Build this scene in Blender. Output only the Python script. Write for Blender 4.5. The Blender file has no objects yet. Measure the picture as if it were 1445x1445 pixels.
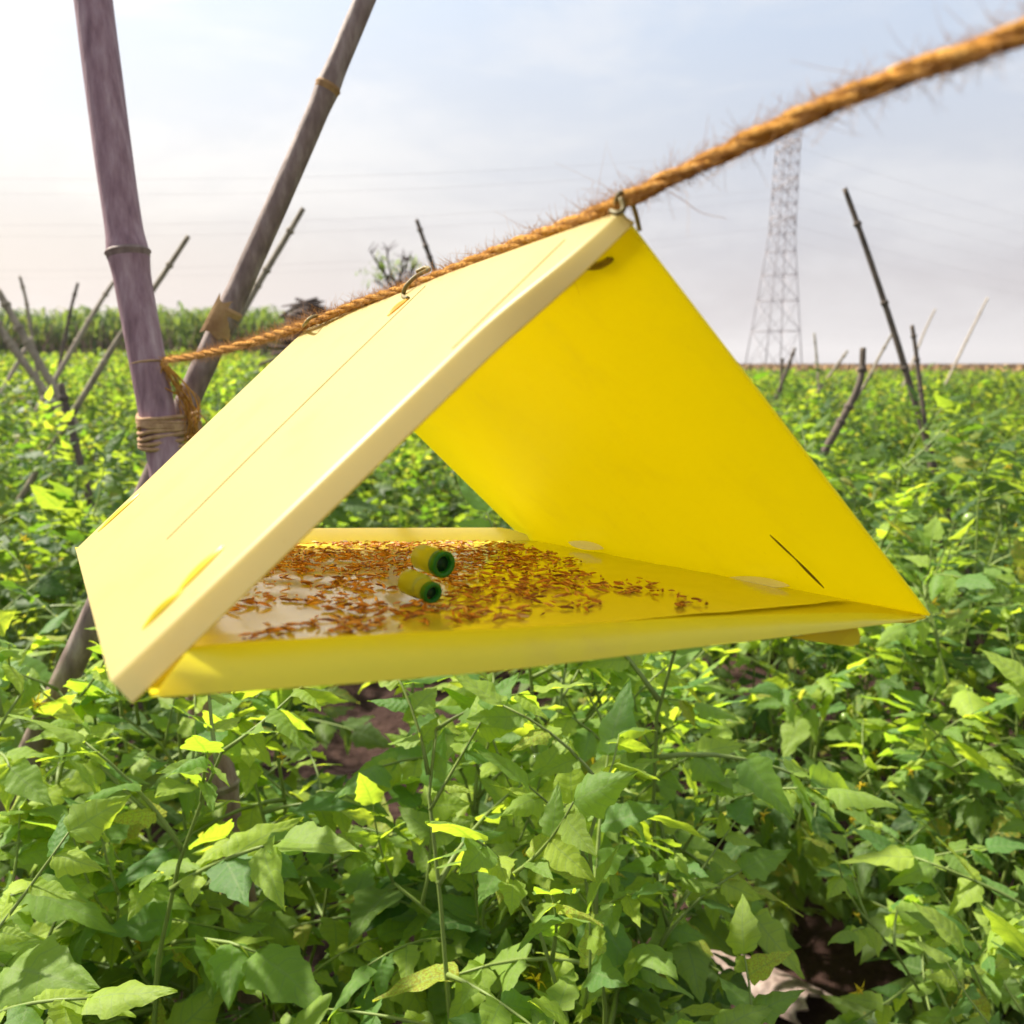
import bpy, bmesh, math, random
from math import sin, cos, pi, radians
from mathutils import Vector as V, Matrix as M, noise as mnoise

scene = bpy.context.scene
COL = scene.collection
rng = random.Random(11)

# ------------------------------------------------------------------ camera
F = 1250.0                      # focal length in photograph pixels (1445 wide)
PITCH = math.atan((722.5 - 512) / F)
CAM = V((0, 0, 1.2))
cs, sn = cos(PITCH), sin(PITCH)
cam_d = bpy.data.cameras.new('camera')
cam = bpy.data.objects.new('camera', cam_d)
COL.objects.link(cam)
cam.location = CAM
cam.rotation_euler = (pi / 2 - PITCH, 0, 0)
cam_d.sensor_width = 36
cam_d.lens = 36 * F / 1445
cam_d.clip_start = 0.01
cam_d.clip_end = 6000
cam_d.dof.use_dof = True
cam_d.dof.focus_distance = 0.47
cam_d.dof.aperture_fstop = 13
scene.camera = cam

# ------------------------------------------------------------------ light
SUN_EL, SUN_AZ = radians(48), radians(-60)      # azimuth from +Y, negative = left
sun_dir = V((sin(SUN_AZ) * cos(SUN_EL), cos(SUN_AZ) * cos(SUN_EL), sin(SUN_EL)))
sd = bpy.data.lights.new('sun', 'SUN')
sd.energy = 5.0
sd.angle = radians(3.0)
sd.color = (1.0, 0.93, 0.80)
so = bpy.data.objects.new('sun', sd)
COL.objects.link(so)
so.rotation_euler = (-sun_dir).to_track_quat('-Z', 'Y').to_euler()
so.location = sun_dir * 50

w = bpy.data.worlds.new('World')
scene.world = w
w.use_nodes = True
wn, wl = w.node_tree.nodes, w.node_tree.links
wn.clear()

def nd(tree, kind, **kw):
    n = tree.nodes.new(kind)
    for k, v in kw.items():
        if k.startswith('i_'):
            key = k[2:].replace('_', ' ')
            for s in n.inputs:
                if s.name == key:
                    s.default_value = v
                    break
        else:
            setattr(n, k, v)
    return n

def ramp(tree, stops, interp='LINEAR'):
    r = tree.nodes.new('ShaderNodeValToRGB')
    r.color_ramp.interpolation = interp
    e = r.color_ramp.elements
    while len(e) < len(stops):
        e.new(0.5)
    for q, (p, c) in zip(e, stops):
        q.position = p
        q.color = (*c, 1) if len(c) == 3 else c
    return r

T = w.node_tree
out = nd(T, 'ShaderNodeOutputWorld')
sky = nd(T, 'ShaderNodeTexSky', sky_type='NISHITA', sun_disc=False, sun_elevation=SUN_EL,
         sun_rotation=SUN_AZ, air_density=1.2, dust_density=4.0, ozone_density=1.0)
bg1 = nd(T, 'ShaderNodeBackground', i_Strength=0.055)
wl.new(sky.outputs[0], bg1.inputs[0])
tc = nd(T, 'ShaderNodeTexCoord')
nrm = nd(T, 'ShaderNodeVectorMath', operation='NORMALIZE')
wl.new(tc.outputs['Generated'], nrm.inputs[0])
sep = nd(T, 'ShaderNodeSeparateXYZ')
wl.new(nrm.outputs[0], sep.inputs[0])
# thin high overcast: colour by elevation
elev = ramp(T, [(0.0, (0.52, 0.47, 0.50)), (0.08, (0.63, 0.60, 0.635)), (0.2, (0.65, 0.69, 0.78)),
                (0.40, (0.60, 0.74, 0.95)), (0.75, (0.88, 0.95, 1.06)), (1.0, (1.0, 1.05, 1.12))])
wl.new(sep.outputs[2], elev.inputs[0])
# broad bright veil round the sun
dt = nd(T, 'ShaderNodeVectorMath', operation='DOT_PRODUCT')
wl.new(nrm.outputs[0], dt.inputs[0])
gd = V((sin(radians(-40)) * cos(radians(22)), cos(radians(-40)) * cos(radians(22)), sin(radians(22))))
dt.inputs[1].default_value = gd
mx = nd(T, 'ShaderNodeMath', operation='MAXIMUM')
wl.new(dt.outputs['Value'], mx.inputs[0]); mx.inputs[1].default_value = 0
glow = ramp(T, [(0.0, (0, 0, 0)), (0.60, (0, 0, 0)), (0.78, (0.09,) * 3), (0.88, (0.20,) * 3), (0.956, (0.30,) * 3), (0.985, (0.38,) * 3), (1.0, (0.7,) * 3)])
wl.new(mx.outputs[0], glow.inputs[0])
tint = ramp(T, [(0.0, (1.0, 0.62, 0.20)), (0.12, (1.0, 0.72, 0.26)), (0.24, (1.0, 0.90, 0.66)), (0.38, (1.0, 0.95, 0.82))])
wl.new(sep.outputs[2], tint.inputs[0])
gl2 = nd(T, 'ShaderNodeMix', data_type='RGBA', blend_type='MULTIPLY'); gl2.inputs['Factor'].default_value = 1
wl.new(glow.outputs[0], gl2.inputs['A']); wl.new(tint.outputs[0], gl2.inputs['B'])
# soft streaky cloud
mp = nd(T, 'ShaderNodeMapping')
mp.inputs['Scale'].default_value = (2.2, 2.2, 7.5)
wl.new(nrm.outputs[0], mp.inputs[0])
nz = nd(T, 'ShaderNodeTexNoise', i_Scale=1.6, i_Detail=7.0, i_Roughness=0.56, i_Distortion=0.35)
wl.new(mp.outputs[0], nz.inputs['Vector'])
cl = ramp(T, [(0.44, (0, 0, 0)), (0.66, (1, 1, 1))], 'EASE')
wl.new(nz.outputs[0], cl.inputs[0])
clm = nd(T, 'ShaderNodeMath', operation='MULTIPLY', i_Value=0.5)
wl.new(cl.outputs[0], clm.inputs[0]); clm.inputs[1].default_value = 0.5
mixc = nd(T, 'ShaderNodeMix', data_type='RGBA')
wl.new(clm.outputs[0], mixc.inputs['Factor'])
wl.new(elev.outputs[0], mixc.inputs['A'])
mixc.inputs['B'].default_value = (0.90, 0.90, 0.92, 1)
addg = nd(T, 'ShaderNodeMix', data_type='RGBA', blend_type='ADD')
addg.inputs['Factor'].default_value = 1
wl.new(mixc.outputs['Result'], addg.inputs['A'])
wl.new(gl2.outputs['Result'], addg.inputs['B'])
bg2 = nd(T, 'ShaderNodeBackground', i_Strength=0.42)
wl.new(addg.outputs['Result'], bg2.inputs[0])
ms = nd(T, 'ShaderNodeMixShader')
ms.inputs[0].default_value = 0.92
wl.new(bg1.outputs[0], ms.inputs[1]); wl.new(bg2.outputs[0], ms.inputs[2])
wl.new(ms.outputs[0], out.inputs[0])

vs = scene.view_settings
vs.view_transform = 'Standard'
vs.look = 'None'
vs.exposure = 1.25
vs.gamma = 1.0
vs.use_curve_mapping = False
scene.cycles.max_bounces = 8
scene.cycles.transparent_max_bounces = 4
scene.cycles.transmission_bounces = 6

# ------------------------------------------------------------------ helpers
def P(px, py, d):
    """a photograph pixel seen at depth d (metres along the view axis) as a point of the place"""
    x, z = (px - 722.5) / F * d, (722.5 - py) / F * d
    return V((x, cs * d + sn * z, CAM.z - sn * d + cs * z))

def ray(px, py):
    return (P(px, py, 1.0) - CAM)

def on_plane(px, py, p0, n):
    r = ray(px, py)
    return CAM + r * ((p0 - CAM).dot(n) / r.dot(n))

def link(o, parent=None):
    COL.objects.link(o)
    if parent is not None:
        o.parent = parent
    return o

def tag(o, label=None, cat=None, group=None, kind=None):
    if label: o['label'] = label
    if cat: o['category'] = cat
    if group: o['group'] = group
    if kind: o['kind'] = kind
    return o

def thing(name, label, cat, loc=(0, 0, 0), group=None):
    o = bpy.data.objects.new(name, None)
    o.empty_display_size = 0.05
    o.location = loc
    COL.objects.link(o)
    return tag(o, label, cat, group)

def mesh(name, verts, faces, mat=None, smooth=True):
    me = bpy.data.meshes.new(name)
    me.from_pydata([tuple(v) for v in verts], [], faces)
    if mat: me.materials.append(mat)
    if smooth:
        me.polygons.foreach_set('use_smooth', [True] * len(me.polygons))
    me.update()
    return me

def obj(name, me, parent=None, world=True):
    """mesh vertices given in place coordinates when world, so a child gets the inverse of its parent"""
    o = bpy.data.objects.new(name, me)
    COL.objects.link(o)
    if parent is not None:
        o.parent = parent
        if world:
            o.matrix_parent_inverse = M.Translation(-V(parent.location))
    return o

def frame(tan):
    t = tan.normalized()
    a = V((0, 0, 1)) if abs(t.z) < 0.9 else V((1, 0, 0))
    x = t.cross(a).normalized()
    return x, t.cross(x).normalized()

class MB:
    def __init__(s): s.v, s.f = [], []
    def tube(s, pts, rad, seg=8, cap=True, jitter=0.0):
        pts = [V(p) for p in pts]
        n = len(pts)
        rad = rad if hasattr(rad, '__len__') else [rad] * n
        b = len(s.v)
        X = None
        for i, p in enumerate(pts):
            t = pts[min(i + 1, n - 1)] - pts[max(i - 1, 0)]
            if X is None:
                X, Y = frame(t)
            else:
                tt = t.normalized()
                X = (X - tt * X.dot(tt)).normalized(); Y = tt.cross(X)
            for k in range(seg):
                a = 2 * pi * k / seg
                r = rad[i] * (1 + (rng.uniform(-jitter, jitter) if jitter else 0))
                s.v.append(p + X * (r * cos(a)) + Y * (r * sin(a)))
        for i in range(n - 1):
            for k in range(seg):
                k2 = (k + 1) % seg
                s.f.append((b + i * seg + k, b + i * seg + k2, b + (i + 1) * seg + k2, b + (i + 1) * seg + k))
        if cap:
            s.f.append(tuple(b + k for k in reversed(range(seg))))
            s.f.append(tuple(b + (n - 1) * seg + k for k in range(seg)))
    def lathe(s, p, d, prof, seg=20):
        X, Y = frame(d); b = len(s.v); d = d.normalized()
        for z, r in prof:
            for k in range(seg):
                a = 2 * pi * k / seg
                s.v.append(p + d * z + X * (r * cos(a)) + Y * (r * sin(a)))
        for i in range(len(prof) - 1):
            for k in range(seg):
                k2 = (k + 1) % seg
                s.f.append((b + i * seg + k, b + i * seg + k2, b + (i + 1) * seg + k2, b + (i + 1) * seg + k))
    def hair(s, pts, r):
        """thin three-sided fibre"""
        s.tube(pts, [r * (1 - 0.6 * i / (len(pts) - 1)) for i in range(len(pts))], 3, False)
    def grid(s, rows):
        b, m = len(s.v), len(rows[0])
        for r in rows: s.v.extend(r)
        for i in range(len(rows) - 1):
            for k in range(m - 1):
                s.f.append((b + i * m + k, b + i * m + k + 1, b + (i + 1) * m + k + 1, b + (i + 1) * m + k))
    def add(s, verts, faces, mat=None):
        b = len(s.v)
        s.v.extend([mat @ v for v in verts] if mat is not None else verts)
        s.f.extend([tuple(b + i for i in f) for f in faces])
    def build(s, name, mat, parent=None, smooth=True, world=True):
        return obj(name, mesh(name, s.v, s.f, mat, smooth), parent, world)

def solid(o, t, offset=0):
    m = o.modifiers.new('thickness', 'SOLIDIFY')
    m.thickness = t; m.offset = offset
    es = o.modifiers.new('crisp_edges', 'EDGE_SPLIT'); es.split_angle = radians(50)
    return o

def lerp(a, b, t): return a + (b - a) * t
def smooth01(t):
    t = max(0, min(1, t)); return t * t * (3 - 2 * t)

def project(p):
    q = p - CAM; d = q.y * cs - q.z * sn
    return 722.5 + F * q.x / d, 722.5 - F * (q.y * sn + q.z * cs) / d, d
# ------------------------------------------------------------------ materials
def newmat(name):
    m = bpy.data.materials.new(name)
    m.use_nodes = True
    m.node_tree.nodes.clear()
    return m, m.node_tree

def finish(T, shader):
    o = nd(T, 'ShaderNodeOutputMaterial')
    T.links.new(shader, o.inputs[0])

def noisy(name, stops, scale=8.0, detail=5, rough=0.7, bump=0.2, stretch=(1, 1, 1), bumpscale=None, spec=0.3, dist=0.002):
    m, T = newmat(name)
    tc = nd(T, 'ShaderNodeTexCoord')
    mp = nd(T, 'ShaderNodeMapping'); mp.inputs['Scale'].default_value = stretch
    T.links.new(tc.outputs['Object'], mp.inputs[0])
    nz = nd(T, 'ShaderNodeTexNoise', i_Scale=scale, i_Detail=detail, i_Roughness=0.6)
    T.links.new(mp.outputs[0], nz.inputs['Vector'])
    r = ramp(T, stops)
    T.links.new(nz.outputs[0], r.inputs[0])
    p = nd(T, 'ShaderNodeBsdfPrincipled', i_Roughness=rough)
    p.inputs['Specular IOR Level'].default_value = spec
    T.links.new(r.outputs[0], p.inputs['Base Color'])
    if bump:
        n2 = nd(T, 'ShaderNodeTexNoise', i_Scale=bumpscale or scale * 4, i_Detail=5)
        T.links.new(mp.outputs[0], n2.inputs['Vector'])
        b = nd(T, 'ShaderNodeBump', i_Strength=bump, i_Distance=dist)
        T.links.new(n2.outputs[0], b.inputs['Height'])
        T.links.new(b.outputs[0], p.inputs['Normal'])
    finish(T, p.outputs[0])
    return m

def plastic(name, col, trans, rough=0.38, mix=0.45, bump=0.05, spec=0.5, coat=0.0, dirt=0.0):
    m, T = newmat(name)
    tc = nd(T, 'ShaderNodeTexCoord')
    nz = nd(T, 'ShaderNodeTexNoise', i_Scale=9.0, i_Detail=4.0)
    T.links.new(tc.outputs['Object'], nz.inputs['Vector'])
    r = ramp(T, [(0.3, tuple(c * 0.93 for c in col)), (0.7, col)])
    T.links.new(nz.outputs[0], r.inputs[0])
    col_out = r.outputs[0]
    if dirt:
        for sc_, lo_, hi_, dc, am in ((230.0, 0.66, 0.74, (0.30, 0.18, 0.04), 0.55), (26.0, 0.52, 0.72, (0.60, 0.46, 0.10), 0.30)):
            dn = nd(T, 'ShaderNodeTexNoise', i_Scale=sc_, i_Detail=6.0, i_Roughness=0.7)
            T.links.new(tc.outputs['Object'], dn.inputs['Vector'])
            dr_ = nd(T, 'ShaderNodeMapRange'); dr_.inputs['From Min'].default_value = lo_; dr_.inputs['From Max'].default_value = hi_
            dr_.inputs['To Max'].default_value = am * dirt
            T.links.new(dn.outputs[0], dr_.inputs[0])
            dm = nd(T, 'ShaderNodeMix', data_type='RGBA'); dm.inputs['B'].default_value = (*dc, 1)
            T.links.new(dr_.outputs[0], dm.inputs['Factor']); T.links.new(col_out, dm.inputs['A']); col_out = dm.outputs['Result']
    n2 = nd(T, 'ShaderNodeTexNoise', i_Scale=60.0, i_Detail=3.0)
    T.links.new(tc.outputs['Object'], n2.inputs['Vector'])
    rr = nd(T, 'ShaderNodeMapRange'); rr.inputs['To Min'].default_value = rough - 0.05; rr.inputs['To Max'].default_value = rough + 0.08
    T.links.new(n2.outputs[0], rr.inputs[0])
    b = nd(T, 'ShaderNodeBump', i_Strength=bump, i_Distance=0.001)
    n3 = nd(T, 'ShaderNodeTexNoise', i_Scale=35.0, i_Detail=2.0)
    T.links.new(tc.outputs['Object'], n3.inputs['Vector'])
    T.links.new(n3.outputs[0], b.inputs['Height'])
    p = nd(T, 'ShaderNodeBsdfPrincipled')
    p.inputs['Specular IOR Level'].default_value = spec
    p.inputs['Coat Weight'].default_value = coat
    p.inputs['Coat Roughness'].default_value = 0.3 if coat < .9 else 0.09
    T.links.new(col_out, p.inputs['Base Color'])
    T.links.new(rr.outputs[0], p.inputs['Roughness'])
    T.links.new(b.outputs[0], p.inputs['Normal'])
    t = nd(T, 'ShaderNodeBsdfTranslucent'); t.inputs[0].default_value = (*trans, 1)
    mxs = nd(T, 'ShaderNodeMixShader'); mxs.inputs[0].default_value = mix
    T.links.new(p.outputs[0], mxs.inputs[1]); T.links.new(t.outputs[0], mxs.inputs[2])
    finish(T, mxs.outputs[0])
    return m

def leafmat(name, dark, light, tdark, tlight, mix=0.5, rough=0.55, veins=True, yellow=0.06):
    m, T = newmat(name)
    L = T.links
    geo = nd(T, 'ShaderNodeNewGeometry')
    oi = nd(T, 'ShaderNodeObjectInfo')
    ad = nd(T, 'ShaderNodeMath', operation='ADD')
    L.new(geo.outputs['Random Per Island'], ad.inputs[0]); L.new(oi.outputs['Random'], ad.inputs[1])
    fr = nd(T, 'ShaderNodeMath', operation='FRACT')
    L.new(ad.outputs[0], fr.inputs[0])
    tc = nd(T, 'ShaderNodeTexCoord')
    nz = nd(T, 'ShaderNodeTexNoise', i_Scale=38.0, i_Detail=4.0)
    L.new(tc.outputs['Object'], nz.inputs['Vector'])
    f2 = nd(T, 'ShaderNodeMath', operation='MULTIPLY_ADD')
    L.new(nz.outputs[0], f2.inputs[0]); f2.inputs[1].default_value = 0.35
    L.new(fr.outputs[0], f2.inputs[2])
    sub = nd(T, 'ShaderNodeMath', operation='SUBTRACT'); sub.inputs[1].default_value = 0.17
    L.new(f2.outputs[0], sub.inputs[0])
    yel = (0.30, 0.27, 0.04)
    r1 = ramp(T, [(0.0, dark), (0.6, lerp3(dark, light, 0.55)), (1 - yellow, light), (1.0, yel)])
    r2 = ramp(T, [(0.0, tdark), (0.6, lerp3(tdark, tlight, 0.6)), (1 - yellow, tlight), (1.0, (0.58, 0.52, 0.06))])
    L.new(sub.outputs[0], r1.inputs[0]); L.new(sub.outputs[0], r2.inputs[0])
    if not veins:      # plant to plant variation
        hs = nd(T, 'ShaderNodeMapRange'); hs.inputs['To Min'].default_value = 0.62; hs.inputs['To Max'].default_value = 1.2
        L.new(oi.outputs['Random'], hs.inputs[0])
        outs = []
        for rr_ in (r1, r2):
            vmul = nd(T, 'ShaderNodeVectorMath', operation='SCALE')
            L.new(rr_.outputs[0], vmul.inputs[0]); L.new(hs.outputs[0], vmul.inputs['Scale']); outs.append(vmul)
        r1, r2 = outs
    p = nd(T, 'ShaderNodeBsdfPrincipled', i_Roughness=rough)
    p.inputs['Specular IOR Level'].default_value = 0.24
    # paler underside
    under = nd(T, 'ShaderNodeMix', data_type='RGBA')
    um = nd(T, 'ShaderNodeMath', operation='MULTIPLY'); um.inputs[1].default_value = 0.55
    L.new(geo.outputs['Backfacing'], um.inputs[0]); L.new(um.outputs[0], under.inputs['Factor'])
    L.new(r1.outputs[0], under.inputs['A']); under.inputs['B'].default_value = (0.17, 0.24, 0.11, 1)
    L.new(under.outputs['Result'], p.inputs['Base Color'])
    t = nd(T, 'ShaderNodeBsdfTranslucent')
    if veins:
        at = nd(T, 'ShaderNodeAttribute', attribute_name='vein')
        sx = nd(T, 'ShaderNodeSeparateXYZ'); L.new(at.outputs['Vector'], sx.inputs[0])
        ab = nd(T, 'ShaderNodeMath', operation='ABSOLUTE'); L.new(sx.outputs[1], ab.inputs[0])
        mid = nd(T, 'ShaderNodeMapRange'); mid.inputs['From Min'].default_value = 0.0; mid.inputs['From Max'].default_value = 0.09
        mid.inputs['To Min'].default_value = 1; mid.inputs['To Max'].default_value = 0; L.new(ab.outputs[0], mid.inputs[0])
        sv = nd(T, 'ShaderNodeMath', operation='MULTIPLY_ADD'); L.new(ab.outputs[0], sv.inputs[0]); sv.inputs[1].default_value = -0.20; L.new(sx.outputs[0], sv.inputs[2])
        sv2 = nd(T, 'ShaderNodeMath', operation='MULTIPLY'); L.new(sv.outputs[0], sv2.inputs[0]); sv2.inputs[1].default_value = 14.0
        pp = nd(T, 'ShaderNodeMath', operation='PINGPONG'); L.new(sv2.outputs[0], pp.inputs[0]); pp.inputs[1].default_value = 1.0
        sd2 = nd(T, 'ShaderNodeMapRange'); sd2.inputs['From Max'].default_value = 0.20; sd2.inputs['To Min'].default_value = 0.75; sd2.inputs['To Max'].default_value = 0; L.new(pp.outputs[0], sd2.inputs[0])
        vm = nd(T, 'ShaderNodeMath', operation='MAXIMUM'); L.new(mid.outputs[0], vm.inputs[0]); L.new(sd2.outputs[0], vm.inputs[1])
        vr = ramp(T, [(0.0, (1, 1, 1)), (1.0, (0.58, 0.70, 0.6))])
        L.new(vm.outputs[0], vr.inputs[0])
        mm = nd(T, 'ShaderNodeMix', data_type='RGBA', blend_type='MULTIPLY'); mm.inputs['Factor'].default_value = 1
        L.new(r2.outputs[0], mm.inputs['A']); L.new(vr.outputs[0], mm.inputs['B'])
        L.new(mm.outputs['Result'], t.inputs[0])
        pale = nd(T, 'ShaderNodeMix', data_type='RGBA'); vf = nd(T, 'ShaderNodeMath', operation='MULTIPLY'); vf.inputs[1].default_value = 0.45
        L.new(vm.outputs[0], vf.inputs[0]); L.new(vf.outputs[0], pale.inputs['Factor'])
        L.new(under.outputs['Result'], pale.inputs['A']); pale.inputs['B'].default_value = (0.30, 0.38, 0.16, 1)
        L.new(pale.outputs['Result'], p.inputs['Base Color'])
        pb = nd(T, 'ShaderNodeMath', operation='MULTIPLY_ADD'); L.new(pp.outputs[0], pb.inputs[0]); pb.inputs[1].default_value = 0.9; L.new(nz.outputs[0], pb.inputs[2])
        b = nd(T, 'ShaderNodeBump', i_Strength=0.45, i_Distance=0.0008)
        L.new(pb.outputs[0], b.inputs['Height']); L.new(b.outputs[0], p.inputs['Normal'])
    else:
        L.new(r2.outputs[0], t.inputs[0])
    mxs = nd(T, 'ShaderNodeMixShader'); mxs.inputs[0].default_value = mix
    L.new(p.outputs[0], mxs.inputs[1]); L.new(t.outputs[0], mxs.inputs[2])
    finish(T, mxs.outputs[0])
    return m

def lerp3(a, b, t): return tuple(x + (y - x) * t for x, y in zip(a, b))

MAT = {}
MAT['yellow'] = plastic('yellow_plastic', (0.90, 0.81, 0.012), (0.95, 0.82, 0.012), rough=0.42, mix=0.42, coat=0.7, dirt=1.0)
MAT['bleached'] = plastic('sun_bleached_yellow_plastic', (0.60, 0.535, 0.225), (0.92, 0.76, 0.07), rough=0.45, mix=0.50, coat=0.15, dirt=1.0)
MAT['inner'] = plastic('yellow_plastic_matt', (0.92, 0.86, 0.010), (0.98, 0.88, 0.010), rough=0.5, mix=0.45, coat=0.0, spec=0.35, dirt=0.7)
MAT['liner'] = plastic('glossy_sticky_yellow', (0.88, 0.80, 0.08), (0.9, 0.80, 0.02), rough=0.2, mix=0.25, bump=0.10, spec=0.8, coat=1.0)
MAT['cream'] = plastic('sunlit_cream', (0.95, 0.94, 0.84), (0.95, 0.93, 0.82), rough=0.4, mix=0.3)  # near-white: sun glare put into the colour of tongues and rear lip
MAT['amber'] = plastic('amber_slot_edge', (0.80, 0.52, 0.01), (0.95, 0.62, 0.01), rough=0.5, mix=0.5)
MAT['slit_shade'] = noisy('shaded_slit', [(0.3, (0.10, 0.07, 0.01)), (0.7, (0.2, 0.14, 0.02))], 40, rough=0.8, bump=0)  # dark olive stands in for the shade seen through the slits
MAT['score'] = noisy('dark_score_line', [(0.3, (0.22, 0.16, 0.03)), (0.7, (0.38, 0.30, 0.07))], 60, rough=0.8, bump=0)  # thin dark olive line along the panel creases
MAT['wire'] = noisy('oxidised_wire', [(0.3, (0.13, 0.10, 0.03)), (0.7, (0.26, 0.20, 0.06))], 60, rough=0.5, bump=0.2)
MAT['moth'] = None
MAT['rope'] = noisy('jute', [(0.25, (0.24, 0.09, 0.015)), (0.5, (0.50, 0.24, 0.045)), (0.75, (0.72, 0.42, 0.12))], 300, rough=0.9, bump=0.8, spec=0.1, dist=0.001)
MAT['fibre'] = plastic('jute_fibre', (0.50, 0.28, 0.08), (0.6, 0.33, 0.08), rough=0.7, mix=0.4, bump=0)
MAT['green_tube'] = plastic('green_tube', (0.02, 0.20, 0.025), (0.06, 0.4, 0.04), rough=0.3, mix=0.35)
MAT['olive_tube'] = plastic('olive_tube', (0.56, 0.62, 0.10), (0.70, 0.76, 0.08), rough=0.3, mix=0.45)
MAT['bore_shade'] = noisy('shaded_tube_bore', [(0.3, (0.006, 0.03, 0.006)), (0.7, (0.012, 0.05, 0.01))], 50, rough=0.6, bump=0)  # near-black green: shade of the bore put into a closing disc
MAT['bamboo'] = noisy('weathered_bamboo', [(0.25, (0.14, 0.075, 0.09)), (0.45, (0.26, 0.155, 0.18)), (0.62, (0.35, 0.235, 0.26)), (0.8, (0.48, 0.36, 0.36))],
                      24, 9, 0.6, 0.45, (4.5, 4.5, 0.9), 60, 0.35)
MAT['bamboo_dark'] = noisy('weathered_brown_bamboo', [(0.25, (0.075, 0.05, 0.045)), (0.5, (0.21, 0.15, 0.13)), (0.75, (0.38, 0.31, 0.28))],
                      16, 8, 0.65, 0.4, (4, 4, 1.2), 45, 0.3)
MAT['sheath'] = noisy('tan_sheath', [(0.3, (0.24, 0.13, 0.05)), (0.7, (0.46, 0.29, 0.13))], 30, 5, 0.8, 0.4)
MAT['twine'] = noisy('lashing_twine', [(0.3, (0.30, 0.17, 0.09)), (0.7, (0.52, 0.34, 0.19))], 90, 5, 0.9, 0.6)
MAT['stake'] = noisy('dry_stake', [(0.3, (0.16, 0.13, 0.09)), (0.7, (0.36, 0.30, 0.21))], 12, 6, 0.8, 0.3, (3, 3, 1))
MAT['stake_pale'] = noisy('pale_dry_stake', [(0.3, (0.30, 0.24, 0.18)), (0.7, (0.50, 0.42, 0.32))], 12, 6, 0.8, 0.3, (3, 3, 1))
MAT['stake_dark'] = noisy('dark_stake', [(0.3, (0.05, 0.04, 0.032)), (0.7, (0.16, 0.12, 0.09))], 12, 6, 0.8, 0.3, (3, 3, 1))
MAT['soil'] = noisy('red_soil', [(0.25, (0.016, 0.009, 0.008)), (0.5, (0.040, 0.022, 0.018)), (0.75, (0.070, 0.040, 0.032))], 3.0, 12, 0.95, 1.0, (1, 1, 1), 22, 0.1, 0.03)
MAT['stem'] = plastic('tomato_stem', (0.20, 0.27, 0.06), (0.3, 0.38, 0.06), rough=0.55, mix=0.2, bump=0.2)
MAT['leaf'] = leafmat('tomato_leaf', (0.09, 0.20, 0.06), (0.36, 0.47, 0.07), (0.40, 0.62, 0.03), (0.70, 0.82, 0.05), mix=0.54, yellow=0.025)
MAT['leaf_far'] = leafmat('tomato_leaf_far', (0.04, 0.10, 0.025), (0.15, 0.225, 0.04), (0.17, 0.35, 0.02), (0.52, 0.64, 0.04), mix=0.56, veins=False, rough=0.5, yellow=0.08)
MAT['leaf_mid'] = leafmat('shaded_tomato_leaf', (0.035, 0.085, 0.025), (0.12, 0.195, 0.035), (0.17, 0.34, 0.02), (0.50, 0.62, 0.04), yellow=0.04, mix=0.52)  # tomato leaf darkened so the rows' shade sits in its colour
MAT['fruit'] = plastic('green_tomato', (0.24, 0.34, 0.09), (0.3, 0.4, 0.1), rough=0.25, mix=0.15)
MAT['petal'] = plastic('yellow_petal', (0.75, 0.55, 0.03), (0.8, 0.6, 0.03), rough=0.6, mix=0.4)
MAT['steel'] = noisy('galvanised_steel', [(0.3, (0.30, 0.27, 0.29)), (0.7, (0.38, 0.35, 0.37))], 2, 3, 0.6, 0, spec=0.4)
MAT['cane'] = leafmat('cane_leaf', (0.06, 0.12, 0.03), (0.14, 0.20, 0.05), (0.18, 0.32, 0.03), (0.38, 0.46, 0.07), veins=False, rough=0.55)
MAT['drystalk'] = noisy('dry_cane_base', [(0.3, (0.16, 0.11, 0.07)), (0.7, (0.30, 0.22, 0.14))], 3, 4, 0.9, 0)
MAT['straw'] = noisy('dry_far_crop', [(0.3, (0.30, 0.18, 0.08)), (0.7, (0.48, 0.32, 0.16))], 0.4, 5, 0.9, 0)
MAT['twig'] = noisy('dark_dry_twig', [(0.3, (0.035, 0.022, 0.018)), (0.7, (0.10, 0.065, 0.05))], 10, 4, 0.9, 0.2)

m, T = newmat('moth_brown')
oi = nd(T, 'ShaderNodeObjectInfo'); geo = nd(T, 'ShaderNodeNewGeometry')
ad = nd(T, 'ShaderNodeMath', operation='ADD'); fr = nd(T, 'ShaderNodeMath', operation='FRACT')
T.links.new(oi.outputs['Random'], ad.inputs[0]); T.links.new(geo.outputs['Random Per Island'], ad.inputs[1]); T.links.new(ad.outputs[0], fr.inputs[0])
r = ramp(T, [(0, (0.13, 0.04, 0.01)), (0.3, (0.36, 0.12, 0.018)), (0.7, (0.60, 0.25, 0.04)), (1, (0.70, 0.42, 0.13))])
T.links.new(fr.outputs[0], r.inputs[0])
p = nd(T, 'ShaderNodeBsdfPrincipled', i_Roughness=0.6); T.links.new(r.outputs[0], p.inputs['Base Color'])
finish(T, p.outputs[0]); MAT['moth'] = m

# ------------------------------------------------------------------ terrain
ROWD = V((-0.584, 0.812, 0)).normalized()      # crop rows run away to the left
ROWN = V((ROWD.y, -ROWD.x, 0))
def ground_z(x, y):
    r = x / max(y, 0.3)
    left = smooth01((-0.02 - r) / 0.30)
    z = left * 0.027 * max(0, min(y, 60) - 3.5)
    return z

def soil_z(x, y):
    off = x * ROWN.x + y * ROWN.y
    d = abs(((off - 1.22 + 0.69) % 1.38) - 0.69)          # distance from the nearest furrow
    near = 1 - smooth01((math.hypot(x, y) - 6) / 4)
    z = ground_z(x, y) + near * (0.07 * smooth01(d / 0.4) + 0.03 * mnoise.noise(V((x * 7, y * 7, 0))) + 0.018 * mnoise.noise(V((x * 21, y * 21, 3))))
    return z

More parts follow.
